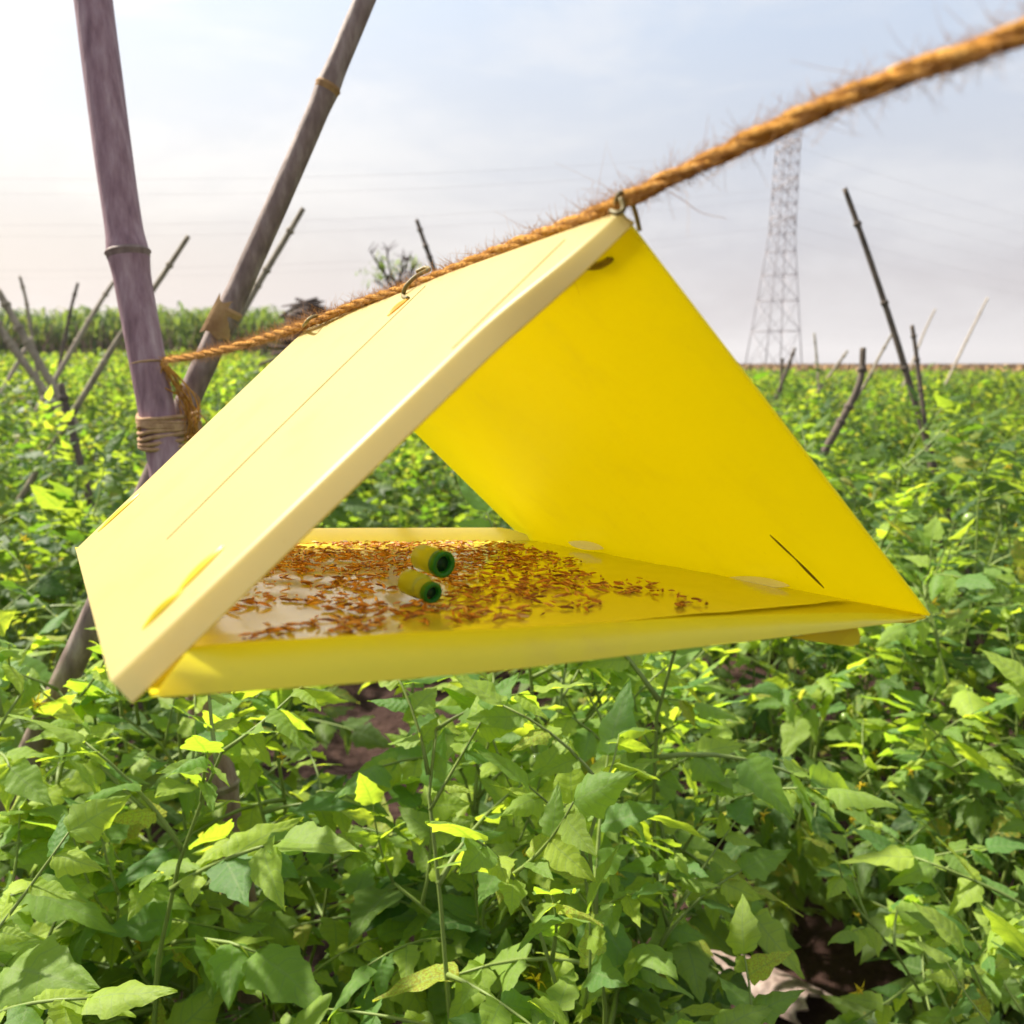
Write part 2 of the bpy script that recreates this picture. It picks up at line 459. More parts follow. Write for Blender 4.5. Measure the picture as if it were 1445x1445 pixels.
def sheet(name, xs, ys, zf, mat):
    b = MB()
    b.grid([[V((x, y, zf(x, y))) for x in xs] for y in ys])
    o = b.build(name, mat)
    return o
xs = [-3000, -800, -200, -60, -25] + [-12 + 0.5 * i for i in range(14)] + [-5 + 0.06 * i for i in range(150)] + [4 + 0.5 * i for i in range(14)] + [12, 25, 60, 200, 800, 3000]
ys = [-3000, -300, -30, -6, -2] + [-1 + 0.06 * i for i in range(110)] + [5.7 + 0.4 * i for i in range(18)] + [14, 18, 24, 32, 45, 60, 62, 90, 150, 400, 1000, 3000]
ground = tag(sheet('ground', xs, ys, soil_z, MAT['soil']), kind='structure')

# ------------------------------------------------------------------ delta trap
FA = P(877, 300, 0.255); FL = P(174, 976, 0.205); FR = P(1312, 868, 0.338); RL = P(106, 770, 0.464)
nL = (FL - FA).cross(RL - FA).normalized()
RA = on_plane(432, 458, FA, nL)
nR = (FR - FA).cross(RA - FA).normalized()
RR = on_plane(756, 777, FA, nR)
def cam_depth(p):
    q = p - CAM
    return q.y * cs - q.z * sn
cen = (FA + FL + FR + RA + RL + RR) / 6
if nL.dot(cen - FA) > 0: nL = -nL          # outward normals
if nR.dot(cen - FA) > 0: nR = -nR
BR = on_plane(1302, 868, FA, nR)           # base meets the right panel slightly in from its edge
nB = (BR - FL).cross(RL - FL).normalized()
if nB.z < 0: nB = -nB
BRR = on_plane(754, 764, FA, nR)
BR = BR + nR * .0018; BRR = BRR + nR * .0018
print('trap depths', [round(cam_depth(q), 3) for q in (FA, FL, FR, RA, RL, RR, BR, BRR)], 'W', (FR - FL).length, 'L', (FA - RA).length, (FL - RL).length)

trap = thing('insect_trap', 'yellow folded plastic delta trap hanging from the jute rope above the crop', 'insect trap', (FL + BR) / 2)
def uv(A, B, C, D, u, v):        # A front top, B rear top, C rear bottom, D front bottom
    return (A * (1 - u) + B * u) * (1 - v) + (D * (1 - u) + C * u) * v

WARP = 0.0008
# left panel with a rolled front flange and a creased rear flange
b = MB(); rows = []
ax = (RA - FA).normalized(); Lr = (RA - FA).length
NV = 34
for i in range(NV + 1):
    v = i / NV
    row = []
    A0, B0 = uv(FA, RA, RL, FL, 0, v * 1.012), uv(FA, RA, RL, FL, 1, v)
    e = (B0 - A0).normalized(); ln = (B0 - A0).length
    sh = 0.0
    roll = 0.0088 * (0.70 + 0.38 * smooth01(v / 0.25))      # flange width
    # flange seen from the front: bent inward through 75 degrees on a soft radius
    NA = 9
    for k in range(NA):
        rad = roll * 0.30; a1 = radians(50)
        flat = roll - rad * a1
        if k == 0:
            tip = lambda q: A0 + e * (q + rad * (1 - sin(a1)) - flat * cos(a1)) - nL * (rad * (1 - cos(a1)) + flat * sin(a1))
            fa, fl = project(FA), project(FL)
            side_ = lambda q: (fl[0] - fa[0]) * (project(tip(q))[1] - fa[1]) - (fl[1] - fa[1]) * (project(tip(q))[0] - fa[0])
            lo, hi = 0.0, 0.03
            for _ in range(30):
                md = (lo + hi) / 2
                if (side_(md) > 0) == (side_(0.0) > 0): lo = md
                else: hi = md
            sh = lo * 0.5 * smooth01(v / .30)
            p = A0 + e * sh + e * (rad * (1 - sin(a1)) - flat * cos(a1)) - nL * (rad * (1 - cos(a1)) + flat * sin(a1))
        else:
            a = a1 * (1 - (k - 1) / (NA - 2))
            p = A0 + e * (sh + rad * (1 - sin(a)) + 0.0002) - nL * (rad * (1 - cos(a)))
        row.append(p)
    us = [0.10, 0.16, 0.22, 0.3, 0.4, 0.5, 0.6, 0.7, 0.8, 0.88, 0.934, 0.94, 0.946, 1.0]
    u0 = (sh + rad + .0004) / ln
    for u in us:
        if u < 0.3: u = u0 + (0.3 - u0) * (u - .10) / .2 + .006
        p = A0 + e * (ln * u)
        d = WARP * sin(pi * u) * sin(pi * v)
        if u == 0.94: d -= 0.0006
        if u > 0.94: d -= 0.0028 * (u - 0.94) / 0.06
        if u == 1.0 and v > 0.97: p = p - e * 0.004
        row.append(p + nL * d)
    rows.append(row)
b.grid(rows)
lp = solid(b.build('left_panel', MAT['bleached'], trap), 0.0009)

# right panel with rounded rear lower corner
b = MB(); rows = []
NU = 26
for i in range(NV + 1):
    v = i / NV
    lim = 1.0
    if v > 0.86: lim = 1.0 - 0.10 * (1 - math.sqrt(max(0, 1 - ((v - 0.86) / 0.14) ** 2)))
    row = []
    for k in range(NU + 1):
        u = k / NU * lim
        p = uv(FA, RA, RR, FR, u, v)
        d = 0.002 * sin(pi * u) * sin(pi * v)
        row.append(p + nR * d)
    rows.append(row)
b.grid(rows)
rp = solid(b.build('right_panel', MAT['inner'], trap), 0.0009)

# base sheet (floor) and sticky liner
FLb = P(214, 974, 0.2135)           # the floor sheet tucks in behind the left flange
def base(u, w): return uv(FLb, RL, BRR, BR, w, u)      # u across (left to right), w front to rear
b = MB()
b.grid([[base(u / 20, w / 14) - nB * 0.0012 for w in range(15)] for u in range(21)])
solid(b.build('floor_panel', MAT['yellow'], trap), 0.0008)
b = MB()
rows = []
for i in range(41):
    u = 0.04 + 0.93 * i / 40
    rows.append([base(u, 0.085 + 0.83 * k / 30) + nB * (0.0006 + 0.0007 * mnoise.noise(V((i * .35, k * .35, 5)))) for k in range(31)])
b.grid(rows)
b.build('sticky_liner', MAT['liner'], trap)

# front lip: from the bottom edge up over a soft bulge and back down inside
bot = [(216, 982), (330, 974), (500, 962), (720, 943), (950, 915), (1090, 899), (1210, 884), (1306, 871)]
top = [(268, 915), (330, 909), (500, 899), (720, 888), (950, 874), (1090, 868), (1210, 866), (1300, 869)]
fz = [0.2125, 0.219, 0.228, 0.246, 0.270, 0.289, 0.310, 0.336]
b = MB(); rows = []
def interp(L, t):
    x = t * (len(L) - 1); i = min(int(x), len(L) - 2); f = x - i
    if isinstance(L[0], tuple): return tuple(lerp(L[i][q], L[i + 1][q], f) for q in range(2))
    return lerp(L[i], L[i + 1], f)
for i in range(43):
    t = i / 42
    (bx, by), (tx, ty), d = interp(bot, t), interp(top, t), interp(fz, t)
    B0 = P(bx, by, d); T0 = P(tx, ty, d + 0.010)
    fwd = V((0.2, -1, 0.15)).normalized()
    h = (T0 - B0).length
    rows.append([B0 - nB * 0.0005, lerp(B0, T0, 0.25) + fwd * (0.10 * h), lerp(B0, T0, 0.5) + fwd * (0.16 * h), lerp(B0, T0, 0.78) + fwd * (0.12 * h),
                 T0 + fwd * (0.04 * h), T0 + V((0, 0.0012, 0.0002)), T0 + V((0, 0.003, -0.0016)), T0 + V((0, 0.0045, -0.0042))])
b.grid(rows)
lip = b.build('front_lip', MAT['yellow'], trap)
sub = lip.modifiers.new('smooth', 'SUBSURF'); sub.levels = sub.render_levels = 1
solid(lip, 0.0006)
# rear lip
b = MB(); rows = []
upc = nB
for i in range(25):
    t = i / 24
    p = base(0.05 + 0.91 * t, 0.965)
    h = 0.0095 * (1 if t < 0.93 else 1 - smooth01((t - 0.93) / 0.07) * 0.6)
    ou = (RL - FL).normalized()
    rows.append([p + nB * 0.0004, p + ou * 0.002 + nB * h * 0.35, p + ou * 0.0035 + nB * h * 0.7, p + ou * 0.0042 + nB * h])
b.grid(rows)
solid(b.build('rear_lip', MAT['cream'], trap), 0.0008)

# tab sticking out below the front right
b = MB()
q = [P(1118, 900, 0.300), P(1208, 883, 0.318), P(1213, 897, 0.320), P(1211, 908, 0.320), P(1200, 912, 0.318), P(1182, 910, 0.315)]
b.v = q; b.f = [tuple(range(6))]
solid(b.build('lock_tab', MAT['yellow'], trap, smooth=False), 0.0009)

def inv_uv(p):
    u, v = .5, .5
    for _ in range(30):
        q = uv(FA, RA, RL, FL, u, v); e = p - q
        du = (uv(FA, RA, RL, FL, u + 1e-3, v) - q) * 1e3; dv = (uv(FA, RA, RL, FL, u, v + 1e-3) - q) * 1e3
        a11, a12, a22, b1, b2 = du.dot(du), du.dot(dv), dv.dot(dv), du.dot(e), dv.dot(e)
        det = a11 * a22 - a12 * a12
        u += (b1 * a22 - b2 * a12) / det; v += (a11 * b2 - a12 * b1) / det
    return u, v

def sliver(name, mat, p0, n, px0, px1, wid, bend=0.0, up=0.0008, parent=trap, arch=0.0012, N=14, toward=0.0, face=None):
    """raised lens-shaped tongue or slot edge lying along a panel"""
    a, c = on_plane(*px0, p0, n), on_plane(*px1, p0, n)
    sv = (c - a).cross(n).normalized()
    if toward: a = a + (CAM - a).normalized() * toward; c = c + (CAM - c).normalized() * toward
    if face is not None: n = face; sv = (c - a).cross(n).normalized()
    if n is nL:
        a, c = inv_uv(a), inv_uv(c)
    b = MB(); rows = []
    for i in range(N + 1):
        t = i / N
        if n is nL:
            q = lerp(V((*a, 0)), V((*c, 0)), t)
            pc = uv(FA, RA, RL, FL, q.x, q.y) + n * (WARP * sin(pi * q.x) * sin(pi * q.y))
        else: pc = lerp(a, c, t)
        ww = wid * max(0.02, sin(pi * min(1, max(0, t))) ** 0.7)
        side = sv
        p = pc + side * (bend * sin(pi * t)) + n * up
        rows.append([p - side * ww, p + n * arch * sin(pi * t), p + side * ww])
    b.grid(rows)
    return solid(b.build(name, mat, parent), 0.0004)
sliver('slot_tongue', MAT['yellow'], FA, nL, (140, 752), (199, 699), 0.0013)
sliver('slot_tongue', MAT['yellow'], FA, nL, (204, 891), (262, 835), 0.0008)
sliver('slot_tongue', MAT['yellow'], FA, nL, (250, 843), (319, 774), 0.0012)
sliver('slot_tongue', MAT['amber'], FA, nL, (549, 449), (579, 423), 0.0014)
sliver('score_line', MAT['score'], FA, nL, (602, 405), (238, 764), 0.00030, up=0.0005, arch=0, N=40)
sliver('score_line', MAT['score'], FA, nL, (799, 340), (640, 495), 0.00026, up=0.0005, arch=0, N=30)
nRi = -nR
sliver('slit_shade', MAT['slit_shade'], FA, nRi, (1092, 747), (1130, 783), 0.0006, up=0.0030, arch=0.0002)
sliver('slit_shade', MAT['slit_shade'], FA, nRi, (1126, 779), (1168, 822), 0.0009, up=0.0030, arch=0.0002)
sliver('slit_shade', MAT['slit_shade'], FA, nRi, (1202, 855), (1247, 862), 0.0008, up=0.0030, arch=0.0002)
fc = ((CAM - on_plane(1060, 822, FA, nR)).normalized() + V((-.1, -.2, .75))).normalized()  # tongues stand in for bright slot glare, turned to face the opening
sliver('glare_tongue', MAT['cream'], FA, nRi, (1024, 817), (1114, 828), 0.0030, up=0.0008, arch=0.0010, toward=0.012, face=fc)
sliver('glare_tongue', MAT['cream'], FA, nRi, (802, 766), (852, 775), 0.0032, up=0.0008, arch=0.0010, toward=0.016, face=fc)

# hanging wires
def wire(pts, r=0.00075):
    b = MB()
    b.tube(pts, r, 7)
    return b.build('hook_wire', MAT['wire'], trap)
def spl(pts, n=6):
    pts = [V(p) for p in pts]; o = []
    for i in range(len(pts) - 1):
        p0, p1, p2, p3 = pts[max(i - 1, 0)], pts[i], pts[i + 1], pts[min(i + 2, len(pts) - 1)]
        for k in range(n):
            t = k / n
            o.append(0.5 * ((2 * p1) + (p2 - p0) * t + (2 * p0 - 5 * p1 + 4 * p2 - p3) * t * t + (3 * p1 - p0 - 3 * p2 + p3) * t ** 3))
    o.append(pts[-1]); return o
dA = cam_depth(FA)
wire(spl([P(799, 339, dA + .032), P(806, 322, dA + .031), P(818, 305, dA + .026), P(836, 299, dA + .020), P(851, 297, dA + .012), P(866, 290, dA + .003), P(872, 276, dA - .004),
          P(879, 272, dA - .003), P(888, 279, dA + .004), P(896, 297, dA + .008), P(903, 326, dA + .010)]))
wire(spl([P(862, 298, dA - .004), P(872, 301, dA - .006), P(880, 294, dA - .006), P(876, 280, dA - .005)]), 0.0008)
wire(spl([on_plane(578, 424, FA, nL) + nL * .0012, P(569, 418, .398), P(573, 404, .396), P(586, 391, .396), P(600, 383, .400), P(606, 380, .405), P(600, 378, .410), P(588, 384, .412)]), 0.0010)
wire(spl([on_plane(428, 466, FA, nL) + nL * .0012, P(432, 455, .502), P(441, 447, .505), P(455, 446, .512), P(460, 452, .515)]), 0.0010)
iw = [on_plane(x, y, FA, nR) - nR * 0.0012 for x, y in ((815, 368), (828, 374), (845, 374), (858, 369), (866, 362))]
wire(spl(iw), 0.00075)
iw = [on_plane(x, y, FA, nR) - nR * 0.0012 for x, y in ((822, 363), (834, 368), (848, 368), (862, 361))]
wire(spl(iw), 0.0006)

# ------------------------------------------------------------------ pheromone lure: two short tubes
lp0 = on_plane(600, 842, FL, nB)
lure = thing('pheromone_lure', 'pair of short green and olive tubes lying on the sticky floor among the moths', 'lure', lp0)
def tube_part(name, a, c, r, mat, endmat):
    b = MB(); d = (c - a).normalized()
    b.tube([a, lerp(a, c, .04), lerp(a, c, .5), c - d * r * .5], [r * .8, r, r, r * .98], 20)
    o = b.build(name, mat, lure)
    e = MB()
    e.lathe(c, d, [(-r * .7, r * 1.0), (-r * .68, r * 1.04), (-r * .05, r * 1.04), (0, r * .99), (0, r * .70), (-r * .06, r * .66), (-r * .44, r * .62)])
    e.build('tube_mouth', endmat, o)
    h = MB(); h.tube([c - d * r * .46, c - d * r * .40], [r * .66, r * .66], 18)
    h.build('bore_shade_disc', MAT['bore_shade'], o)
toCam = (CAM - lp0).normalized()
sideR = V((1, 0, 0))
c1 = P(627, 797, cam_depth(lp0) - .002); c2 = P(611, 838, cam_depth(lp0) - .016)
ldir = V((-0.62, 0.78, 0.02)).normalized()
tube_part('green_tube', c1 + ldir * 0.017, c1, 0.0051, MAT['olive_tube'], MAT['green_tube'])
tube_part('olive_tube', c2 + ldir * 0.017 + nB * 0.0012, c2, 0.0040, MAT['olive_tube'], MAT['green_tube'])
b = MB(); k0 = c2 + ldir * 0.007 + nB * .001
b.tube([k0, k0 + ldir * .001, k0 + ldir * .010, k0 + ldir * .012], [.0040, .0049, .0050, .0036], 20)
b.build('tube_sleeve', MAT['olive_tube'], lure)

# ------------------------------------------------------------------ moths on the sticky floor
def moth_mesh(k):
    b = MB(); r2 = random.Random(k)
    pts = [(-.5, .02), (-.3, .13), (0, .16), (.22, .14), (.36, .08), (.5, .03)]
    b.tube([V((x, 0.03 * sin(x * 5 + k), .12)) for x, _ in pts], [q * .8 for _, q in pts], 5)
    sp = r2.uniform(.11, .22)
    for s in (-1, 1):
        i = len(b.v)
        b.v += [V((.28, s * .05, .24)), V((.05, s * sp, .13)), V((-.62, s * sp * .8, .05)), V((-.70, s * .06, .14)), V((-.2, s * .03, .28))]
        b.f += [(i, i + 1, i + 4), (i + 1, i + 2, i + 4), (i + 2, i + 3, i + 4)]
        b.tube([V((.42, s * .03, .14)), V((.66, s * .16, .2))], .014, 3, False)
    for s in (-1, 1):
        b.tube([V((.1, s * .08, .1)), V((.15, s * .3, .02))], .016, 3, False)
    return mesh('moth', b.v, b.f, MAT['moth'], True)
mm_ = [moth_mesh(k) for k in range(5)]
poly = [(262, 912), (330, 845), (408, 770), (560, 764), (726, 768), (900, 818), (1000, 858), (880, 866), (700, 880), (560, 893), (400, 905)]
def inpoly(x, y):
    c = False
    for i in range(len(poly)):
        (x0, y0), (x1, y1) = poly[i], poly[i - 1]
        if (y0 > y) != (y1 > y) and x < (x1 - x0) * (y - y0) / (y1 - y0) + x0: c = not c
    return c
fx = (BR - FL).normalized(); fy = nB.cross(fx)
Rb = M((fx, fy, nB)).transposed().to_4x4()
spots = []
while len(spots) < 1750:
    u, w_ = rng.uniform(.03, .97), rng.uniform(.09, .95)
    p = base(u, w_)
    x, y, d = project(p)
    if not inpoly(x, y): continue
    if mnoise.noise(p * 30) < -0.12 - 0.3 * rng.random(): continue
    if x > 640 and rng.random() < (x - 640) / 600: continue
    if 360 < x < 470 and 815 < y < 850 and rng.random() < .7: continue
    spots.append((d, p))
spots.sort(key=lambda s: s[0])
litter = MB()
for i, (d, p) in enumerate(spots):
    L = rng.uniform(.0024, .0052)
    mt = M.Translation(p + nB * (0.0012 + (rng.random() < .15) * .001)) @ Rb @ M.Rotation(rng.uniform(0, 2 * pi), 4, 'Z') @ M.Rotation(rng.uniform(-.3, .3), 4, 'Y') @ M.Rotation(rng.uniform(-.7, .7), 4, 'X') @ M.Diagonal((L, L * rng.uniform(.75, 1.15), L * rng.uniform(.6, 1.1), 1))
    me = rng.choice(mm_)
    if i < 296:
        o = bpy.data.objects.new('moth', me); o.matrix_world = mt; COL.objects.link(o)
        tag(o, 'small dead brown moth stuck flat on the sticky floor inside the yellow trap', 'moth', 'dead moths on the sticky floor')
    else:
        litter.add([v.co for v in me.vertices], [tuple(q.vertices) for q in me.polygons], mt)
tag(litter.build('dead_insects', MAT['moth']), 'dense scatter of dead brown moths at the back of the sticky floor', 'insects', kind='stuff')

# ------------------------------------------------------------------ jute rope
rdir = (FA - RA).normalized(); up_off = V((0, 0, 0.0042))
PA = P(216, 512, .955)
path = spl([P(2000, -240, .112), P(1700, -75, .132), P(1445, 45, .1545), P(1210, 130, .185), P(1030, 212, .2175), P(884, 280, .253) , P(800, 318, .289), P(700, 356, .336),
            P(585, 402, .401), P(500, 430, .468), P(437, 456, .525), P(345, 486, .68), P(270, 503, .83), P(232, 508, .93)], 16)
# even resample
def resample(pts, step):
    o = [pts[0]]; acc = 0
    for a, c in zip(pts, pts[1:]):
        d = (c - a).length; t = step - acc
        while t < d:
            o.append(lerp(a, c, t / d)); t += step
        acc = (acc + d) % step if d else acc
    return o
path = resample(path, 0.0022)
rope = thing('jute_rope', 'hairy twisted orange jute rope stretched past the camera to the bamboo pole', 'rope', path[-1])
tot = len(path)
X = None; fr_ = []
for i, p in enumerate(path):
    t = (path[min(i + 1, tot - 1)] - path[max(i - 1, 0)]).normalized()
    if X is None: X, Y = frame(t)
    else: X = (X - t * X.dot(t)).normalized(); Y = t.cross(X)
    fr_.append((p, X.copy(), Y.copy(), t))
twist, acc_ = [], 0.0
for i, (p, X, Y, t) in enumerate(fr_):
    acc_ += 0.27 * (1 - .55 * smooth01((cam_depth(p) - .5) / .1)); twist.append(acc_)
for s in range(3):
    b = MB(); pts = []; rad = []
    for i, (p, X, Y, t) in enumerate(fr_):
        a = 2 * pi * s / 3 + twist[i] + 1.6 * mnoise.noise(V((i * .02, 3, 8)))
        loose = 1 + 0.35 * smooth01((cam_depth(p) - .50) / .12)
        wob = loose * (1 + 0.22 * mnoise.noise(V((i * .05, s * 9, 0))))
        pts.append(p + (X * cos(a) + Y * sin(a)) * 0.00112 * wob)
        rad.append(loose * 0.00132 * (1 + .30 * mnoise.noise(V((i * .09, s * 7, 4)))))
    b.tube(pts, rad, 9, True, .13)
    b.build('strand', MAT['rope'], rope)
b = MB(); r3 = random.Random(5)
for k in range(12000):
    i = r3.randrange(tot)
    p, X, Y, t = fr_[i]
    a = r3.uniform(0, 2 * pi)
    n = X * cos(a) + Y * sin(a)
    L = r3.uniform(.0018, .0055) * (1.0 if r3.random() < .985 else 2.6)
    dr = (t * r3.choice((-1, 1)) * r3.uniform(.4, 1.6) + n * (r3.uniform(.15, 1) if r3.random() < .5 else r3.uniform(.0, .22)) + t.cross(n) * r3.uniform(-.6, .6)).normalized()
    bend = V((r3.gauss(0, 1), r3.gauss(0, 1), r3.gauss(0, 1))) * .5 * L
    if cam_depth(p) > .5: L *= 1.9
    p0 = p + n * .0020
    b.hair([p0, p0 + dr * L * .35 + bend * .15, p0 + dr * L * .7 + bend * .5, p0 + dr * L + bend], r3.uniform(.00005, .00010))
tag(b.build('fibre', MAT['fibre'], rope), kind='stuff')
# one long loose thread
b = MB(); b.hair(spl([P(945, 270, .245), P(965, 283, .247), P(990, 300, .25), P(1025, 308, .25)]), .00014); b.build('loose_thread', MAT['fibre'], rope)

# ------------------------------------------------------------------ bamboo support poles
def bamboo(name, a, c, r0, r1, nodes, mat, label, group=None, bow=0.0, seg=22, cat='bamboo pole', step=0.012, node_mat=None):
    """culm from a (bottom) to c (top) with swollen nodes at fractions `nodes`"""
    root = thing(name, label, cat, a, group)
    n = max(8, int((c - a).length / step))
    X, Y = frame(c - a); L = (c - a).length
    def pt(t): return lerp(a, c, t) + X * (bow * sin(pi * t)) + Y * (.009 * mnoise.noise(V((t * 5, r0 * 900, 1))))
    pts, rad = [], []
    for i in range(n + 1):
        t = i / n; r = lerp(r0, r1, t)
        for q in nodes:
            dd = (t - q) * L
            r *= 1 + .13 * math.exp(-(dd / .016) ** 2)
        pts.append(pt(t)); rad.append(r * (1 + .02 * mnoise.noise(V((t * 30, 3, r0 * 100)))))
    b = MB(); b.tube(pts, rad, seg)
    b.build('culm', mat, root)
    for q in nodes:
        r = lerp(r0, r1, q)
        d = (c - a).normalized()
        b = MB()
        p = pt(q)
        b.tube([p + d * z for z in (-.005, -.0035, -.0015, .0008, .0022, .005)], [r * 1.09, r * 1.16, r * 1.13, r * 1.24, r * 1.23, r * 1.10], seg, False)
        b.build('node', node_mat or mat, root)
    return root
def down_to_ground(p, q):
    """extend the line p (upper) -> q (lower) to the soil"""
    d = (q - p).normalized()
    x = q.copy()
    while x.z > ground_z(x.x, x.y) - .05: x = x + d * .01
    return x
a_top, a_low = P(50, -480, .912), P(291, 1012, .98)
a_bot = down_to_ground(a_top, a_low)
LA = (a_top - a_bot).length
def frac(bot, top, py):
    best = min(range(2001), key=lambda i: abs(project(lerp(bot, top, i / 2000))[1] - py)); return best / 2000
poleA = bamboo('bamboo_pole', a_bot, a_top, .0180, .0196, [frac(a_bot, a_top, 357), frac(a_bot, a_top, 1110)], MAT['bamboo'],
               'thick purplish grey bamboo pole leaning left with one ringed joint', 'crossed bamboo poles', step=.006, node_mat=MAT['bamboo_dark'])
b_top, b_low = P(735, -500, .966), P(100, 925, 1.03)
b_bot = down_to_ground(b_top, b_low)
poleB = bamboo('bamboo_pole', b_bot, b_top, .0192, .0098, [frac(b_bot, b_top, 122), frac(b_bot, b_top, 438), frac(b_bot, b_top, 800)], MAT['bamboo_dark'],
               'thinner brown bamboo pole leaning right behind the thick pole', 'crossed bamboo poles', step=.006, node_mat=MAT['sheath'])
# tan sheath scrap on the thin pole
q = frac(b_bot, b_top, 455); pB = lerp(b_bot, b_top, q); rB = lerp(.0192, .0098, q); dB = (b_top - b_bot).normalized()
b = MB()
XB, YB = frame(dB)
tc_ = CAM - pB; cang = math.atan2(tc_.dot(YB), tc_.dot(XB)) + .3
b.grid([[pB + dB * (.03 - .05 * j / 8) * (1 - .3 * abs(sin(k * 2.3))) + (XB * cos((k - 4) * .32 + cang) + YB * sin((k - 4) * .32 + cang)) * (rB * 1.10 + .0004 * j) for k in range(9)] for j in range(9)])
solid(b.build('sheath_scrap', MAT['sheath'], poleB), .0006)
# lashing of twine round both poles
lA, lB = lerp(a_bot, a_top, frac(a_bot, a_top, 603)), lerp(b_bot, b_top, frac(b_bot, b_top, 603))
lash_p = (lA + lB) / 2
lx, ly = abs(lA.x - lB.x) / 2 + .0195, abs(lA.y - lB.y) / 2 + .022
lash = thing('twine_lashing', 'flat tan twine wound round the crossing of the two bamboo poles', 'twine', lash_p)
for k in range(9):
    b = MB(); pts = []
    zc = -.016 + .0040 * k
    for i in range(41):
        a = 2 * pi * i / 40
        x = cos(a) * (lx + .012 * max(0, cos(a))); y = sin(a) * ly
        pts.append(lash_p + V((x, y, zc + .004 * sin(a + k * .8) + .0025 * mnoise.noise(V((i * .2, k, 0))))))
    b.tube(pts, .0026, 6, False)
    b.build('turn', MAT['twine'], lash)
# rope end: one turn round the thick pole and a hanging tail
pr = lerp(a_bot, a_top, frac(a_bot, a_top, 513)); XA, YA = frame(a_top - a_bot)
b = MB()
b.tube([pr + (XA * cos(2 * pi * i / 32) + YA * sin(2 * pi * i / 32)) * .0186 for i in range(33)], .0013, 6, False)
b.build('pole_turn', MAT['twine'], rope)
b = MB()
r4 = random.Random(4)
for k in range(26):
    e = pr + V((.018, -.008, 0)); g = lambda q: V((r4.gauss(0, q), r4.gauss(0, q), r4.gauss(0, q)))
    b.tube(spl([e + g(.002), e + V((.010, 0, -.018)) + g(.004), e + V((.022, .004, -.045)) + g(.005), e + V((.026, .008, -.085)) + g(.007)]), r4.uniform(.0003, .0009), 4)
b.build('rope_tail', MAT['rope'], rope)

# ------------------------------------------------------------------ stakes in the field
def stake(pts, d, wpx, mat, label, group, d2=None, tag_name='stake', sink=.5):
    """pts: photograph pixels from tip down; each stake is tapered, slightly crooked and planted in the soil"""
    d2 = d2 or d
    n = len(pts)
    w = [P(x, y, lerp(d, d2, i / max(1, n - 1))) for i, (x, y) in enumerate(pts)]
    dirn = (w[-1] - w[-2]).normalized(); x = w[-1].copy(); k = 0
    while x.z > ground_z(x.x, x.y) - .03 and k < 400: x = x + dirn * .02; k += 1
    w.append(x)
    sp_ = spl(w, 6)
    r = .84 * wpx / F * d / 2
    root = thing(tag_name, label, 'stake', w[-1], group)
    b = MB(); m_ = len(sp_)
    b.tube(sp_, [r * lerp(.8, 1.15, i / (m_ - 1)) * (1 + .08 * mnoise.noise(V((i * .9, d, wpx)))) for i in range(m_)], 8)
    b.build('shaft', mat, root)
    for q in (.18, .42, .66):
        i = int(q * (m_ - 1)); dd = (sp_[min(i + 1, m_ - 1)] - sp_[i - 1]).normalized()
        c = MB(); c.tube([sp_[i] - dd * r * .7, sp_[i] - dd * r * .2, sp_[i] + dd * r * .2, sp_[i] + dd * r * .7], [r * 1.05, r * 1.3, r * 1.3, r * 1.05], 8, False)
        c.build('node', mat, root)
    return root
GL, GR = 'stakes in the field on the left', 'stakes in the field on the right'
S, SP, SD = MAT['stake'], MAT['stake_pale'], MAT['stake_dark']
stake([(-4, 408), (24, 458), (52, 506)], 5.2, 13, S, 'thick grey stake at the left edge before the tall cane', GL)
stake([(-12, 440), (10, 478), (30, 506)], 6.0, 12, S, 'second grey stake leaning at the left edge, low and dark', GL)
stake([(28, 390), (37, 425), (44, 470)], 7.5, 6, S, 'thin upright stake left of the tall pair before the cane', GL)
stake([(110, 399), (99, 440), (87, 500)], 7.5, 6, SD, 'thin dark stake left of the pale leaning stake', GL)
stake([(164, 392), (130, 445), (97, 502)], 6.3, 8, SP, 'pale stake leaning right just left of the thick bamboo pole', GL)
stake([(266, 333), (222, 400), (165, 482), (103, 583)], 3.2, 10, S, 'long slanting stake passing behind the thick bamboo pole', GL)
stake([(86, 541), (97, 590), (114, 655)], 2.7, 13, SD, 'short dark stake standing in the leaves on the left', GL)
stake([(45, 476), (25, 512)], 6.8, 7, SP, 'short pale stub low in front of the cane', GL)
stake([(428, 294), (398, 345), (365, 400), (330, 462)], 3.4, 11, S, 'straight stake parallel to the thin bamboo pole', GL)
stake([(588, 310), (600, 345), (618, 395)], 4.6, 8, SD, 'dark stake tip rising above the rope behind the trap', GL)
stake([(1192, 266), (1222, 350), (1262, 470), (1302, 604)], 3.2, 11, SD, 'tall dark stake leaning left in the field right of the trap', GR)
stake([(1287, 459), (1293, 500), (1303, 580)], 3.6, 8, SD, 'short upright stake touching the tall dark stake', GR)
stake([(1262, 466), (1240, 505), (1222, 540), (1190, 590)], 4.0, 5, S, 'thin crooked stake crossing the tall dark stake', GR)
stake([(1218, 491), (1213, 540), (1188, 592), (1157, 650)], 2.6, 13, SD, 'thick brown bent stake beside the right edge of the trap', GR)
stake([(1196, 495), (1184, 512), (1172, 528)], 9, 5, S, 'small slanting stake on the crop skyline', GR)
stake([(1149, 470), (1152, 500), (1154, 528)], 9, 4, S, 'small upright stake right of the tower foot', GR)
stake([(1122, 491), (1115, 510), (1108, 528)], 9.5, 6, SD, 'dark stub leaning right in front of the tower foot', GR)
stake([(1104, 506), (1103, 528)], 9.8, 5, SD, 'tiny dark stub under the middle of the tower', GR)
stake([(1394, 420), (1368, 472), (1340, 530)], 10, 4, SP, 'faint pale stake leaning right near the right edge', GR)
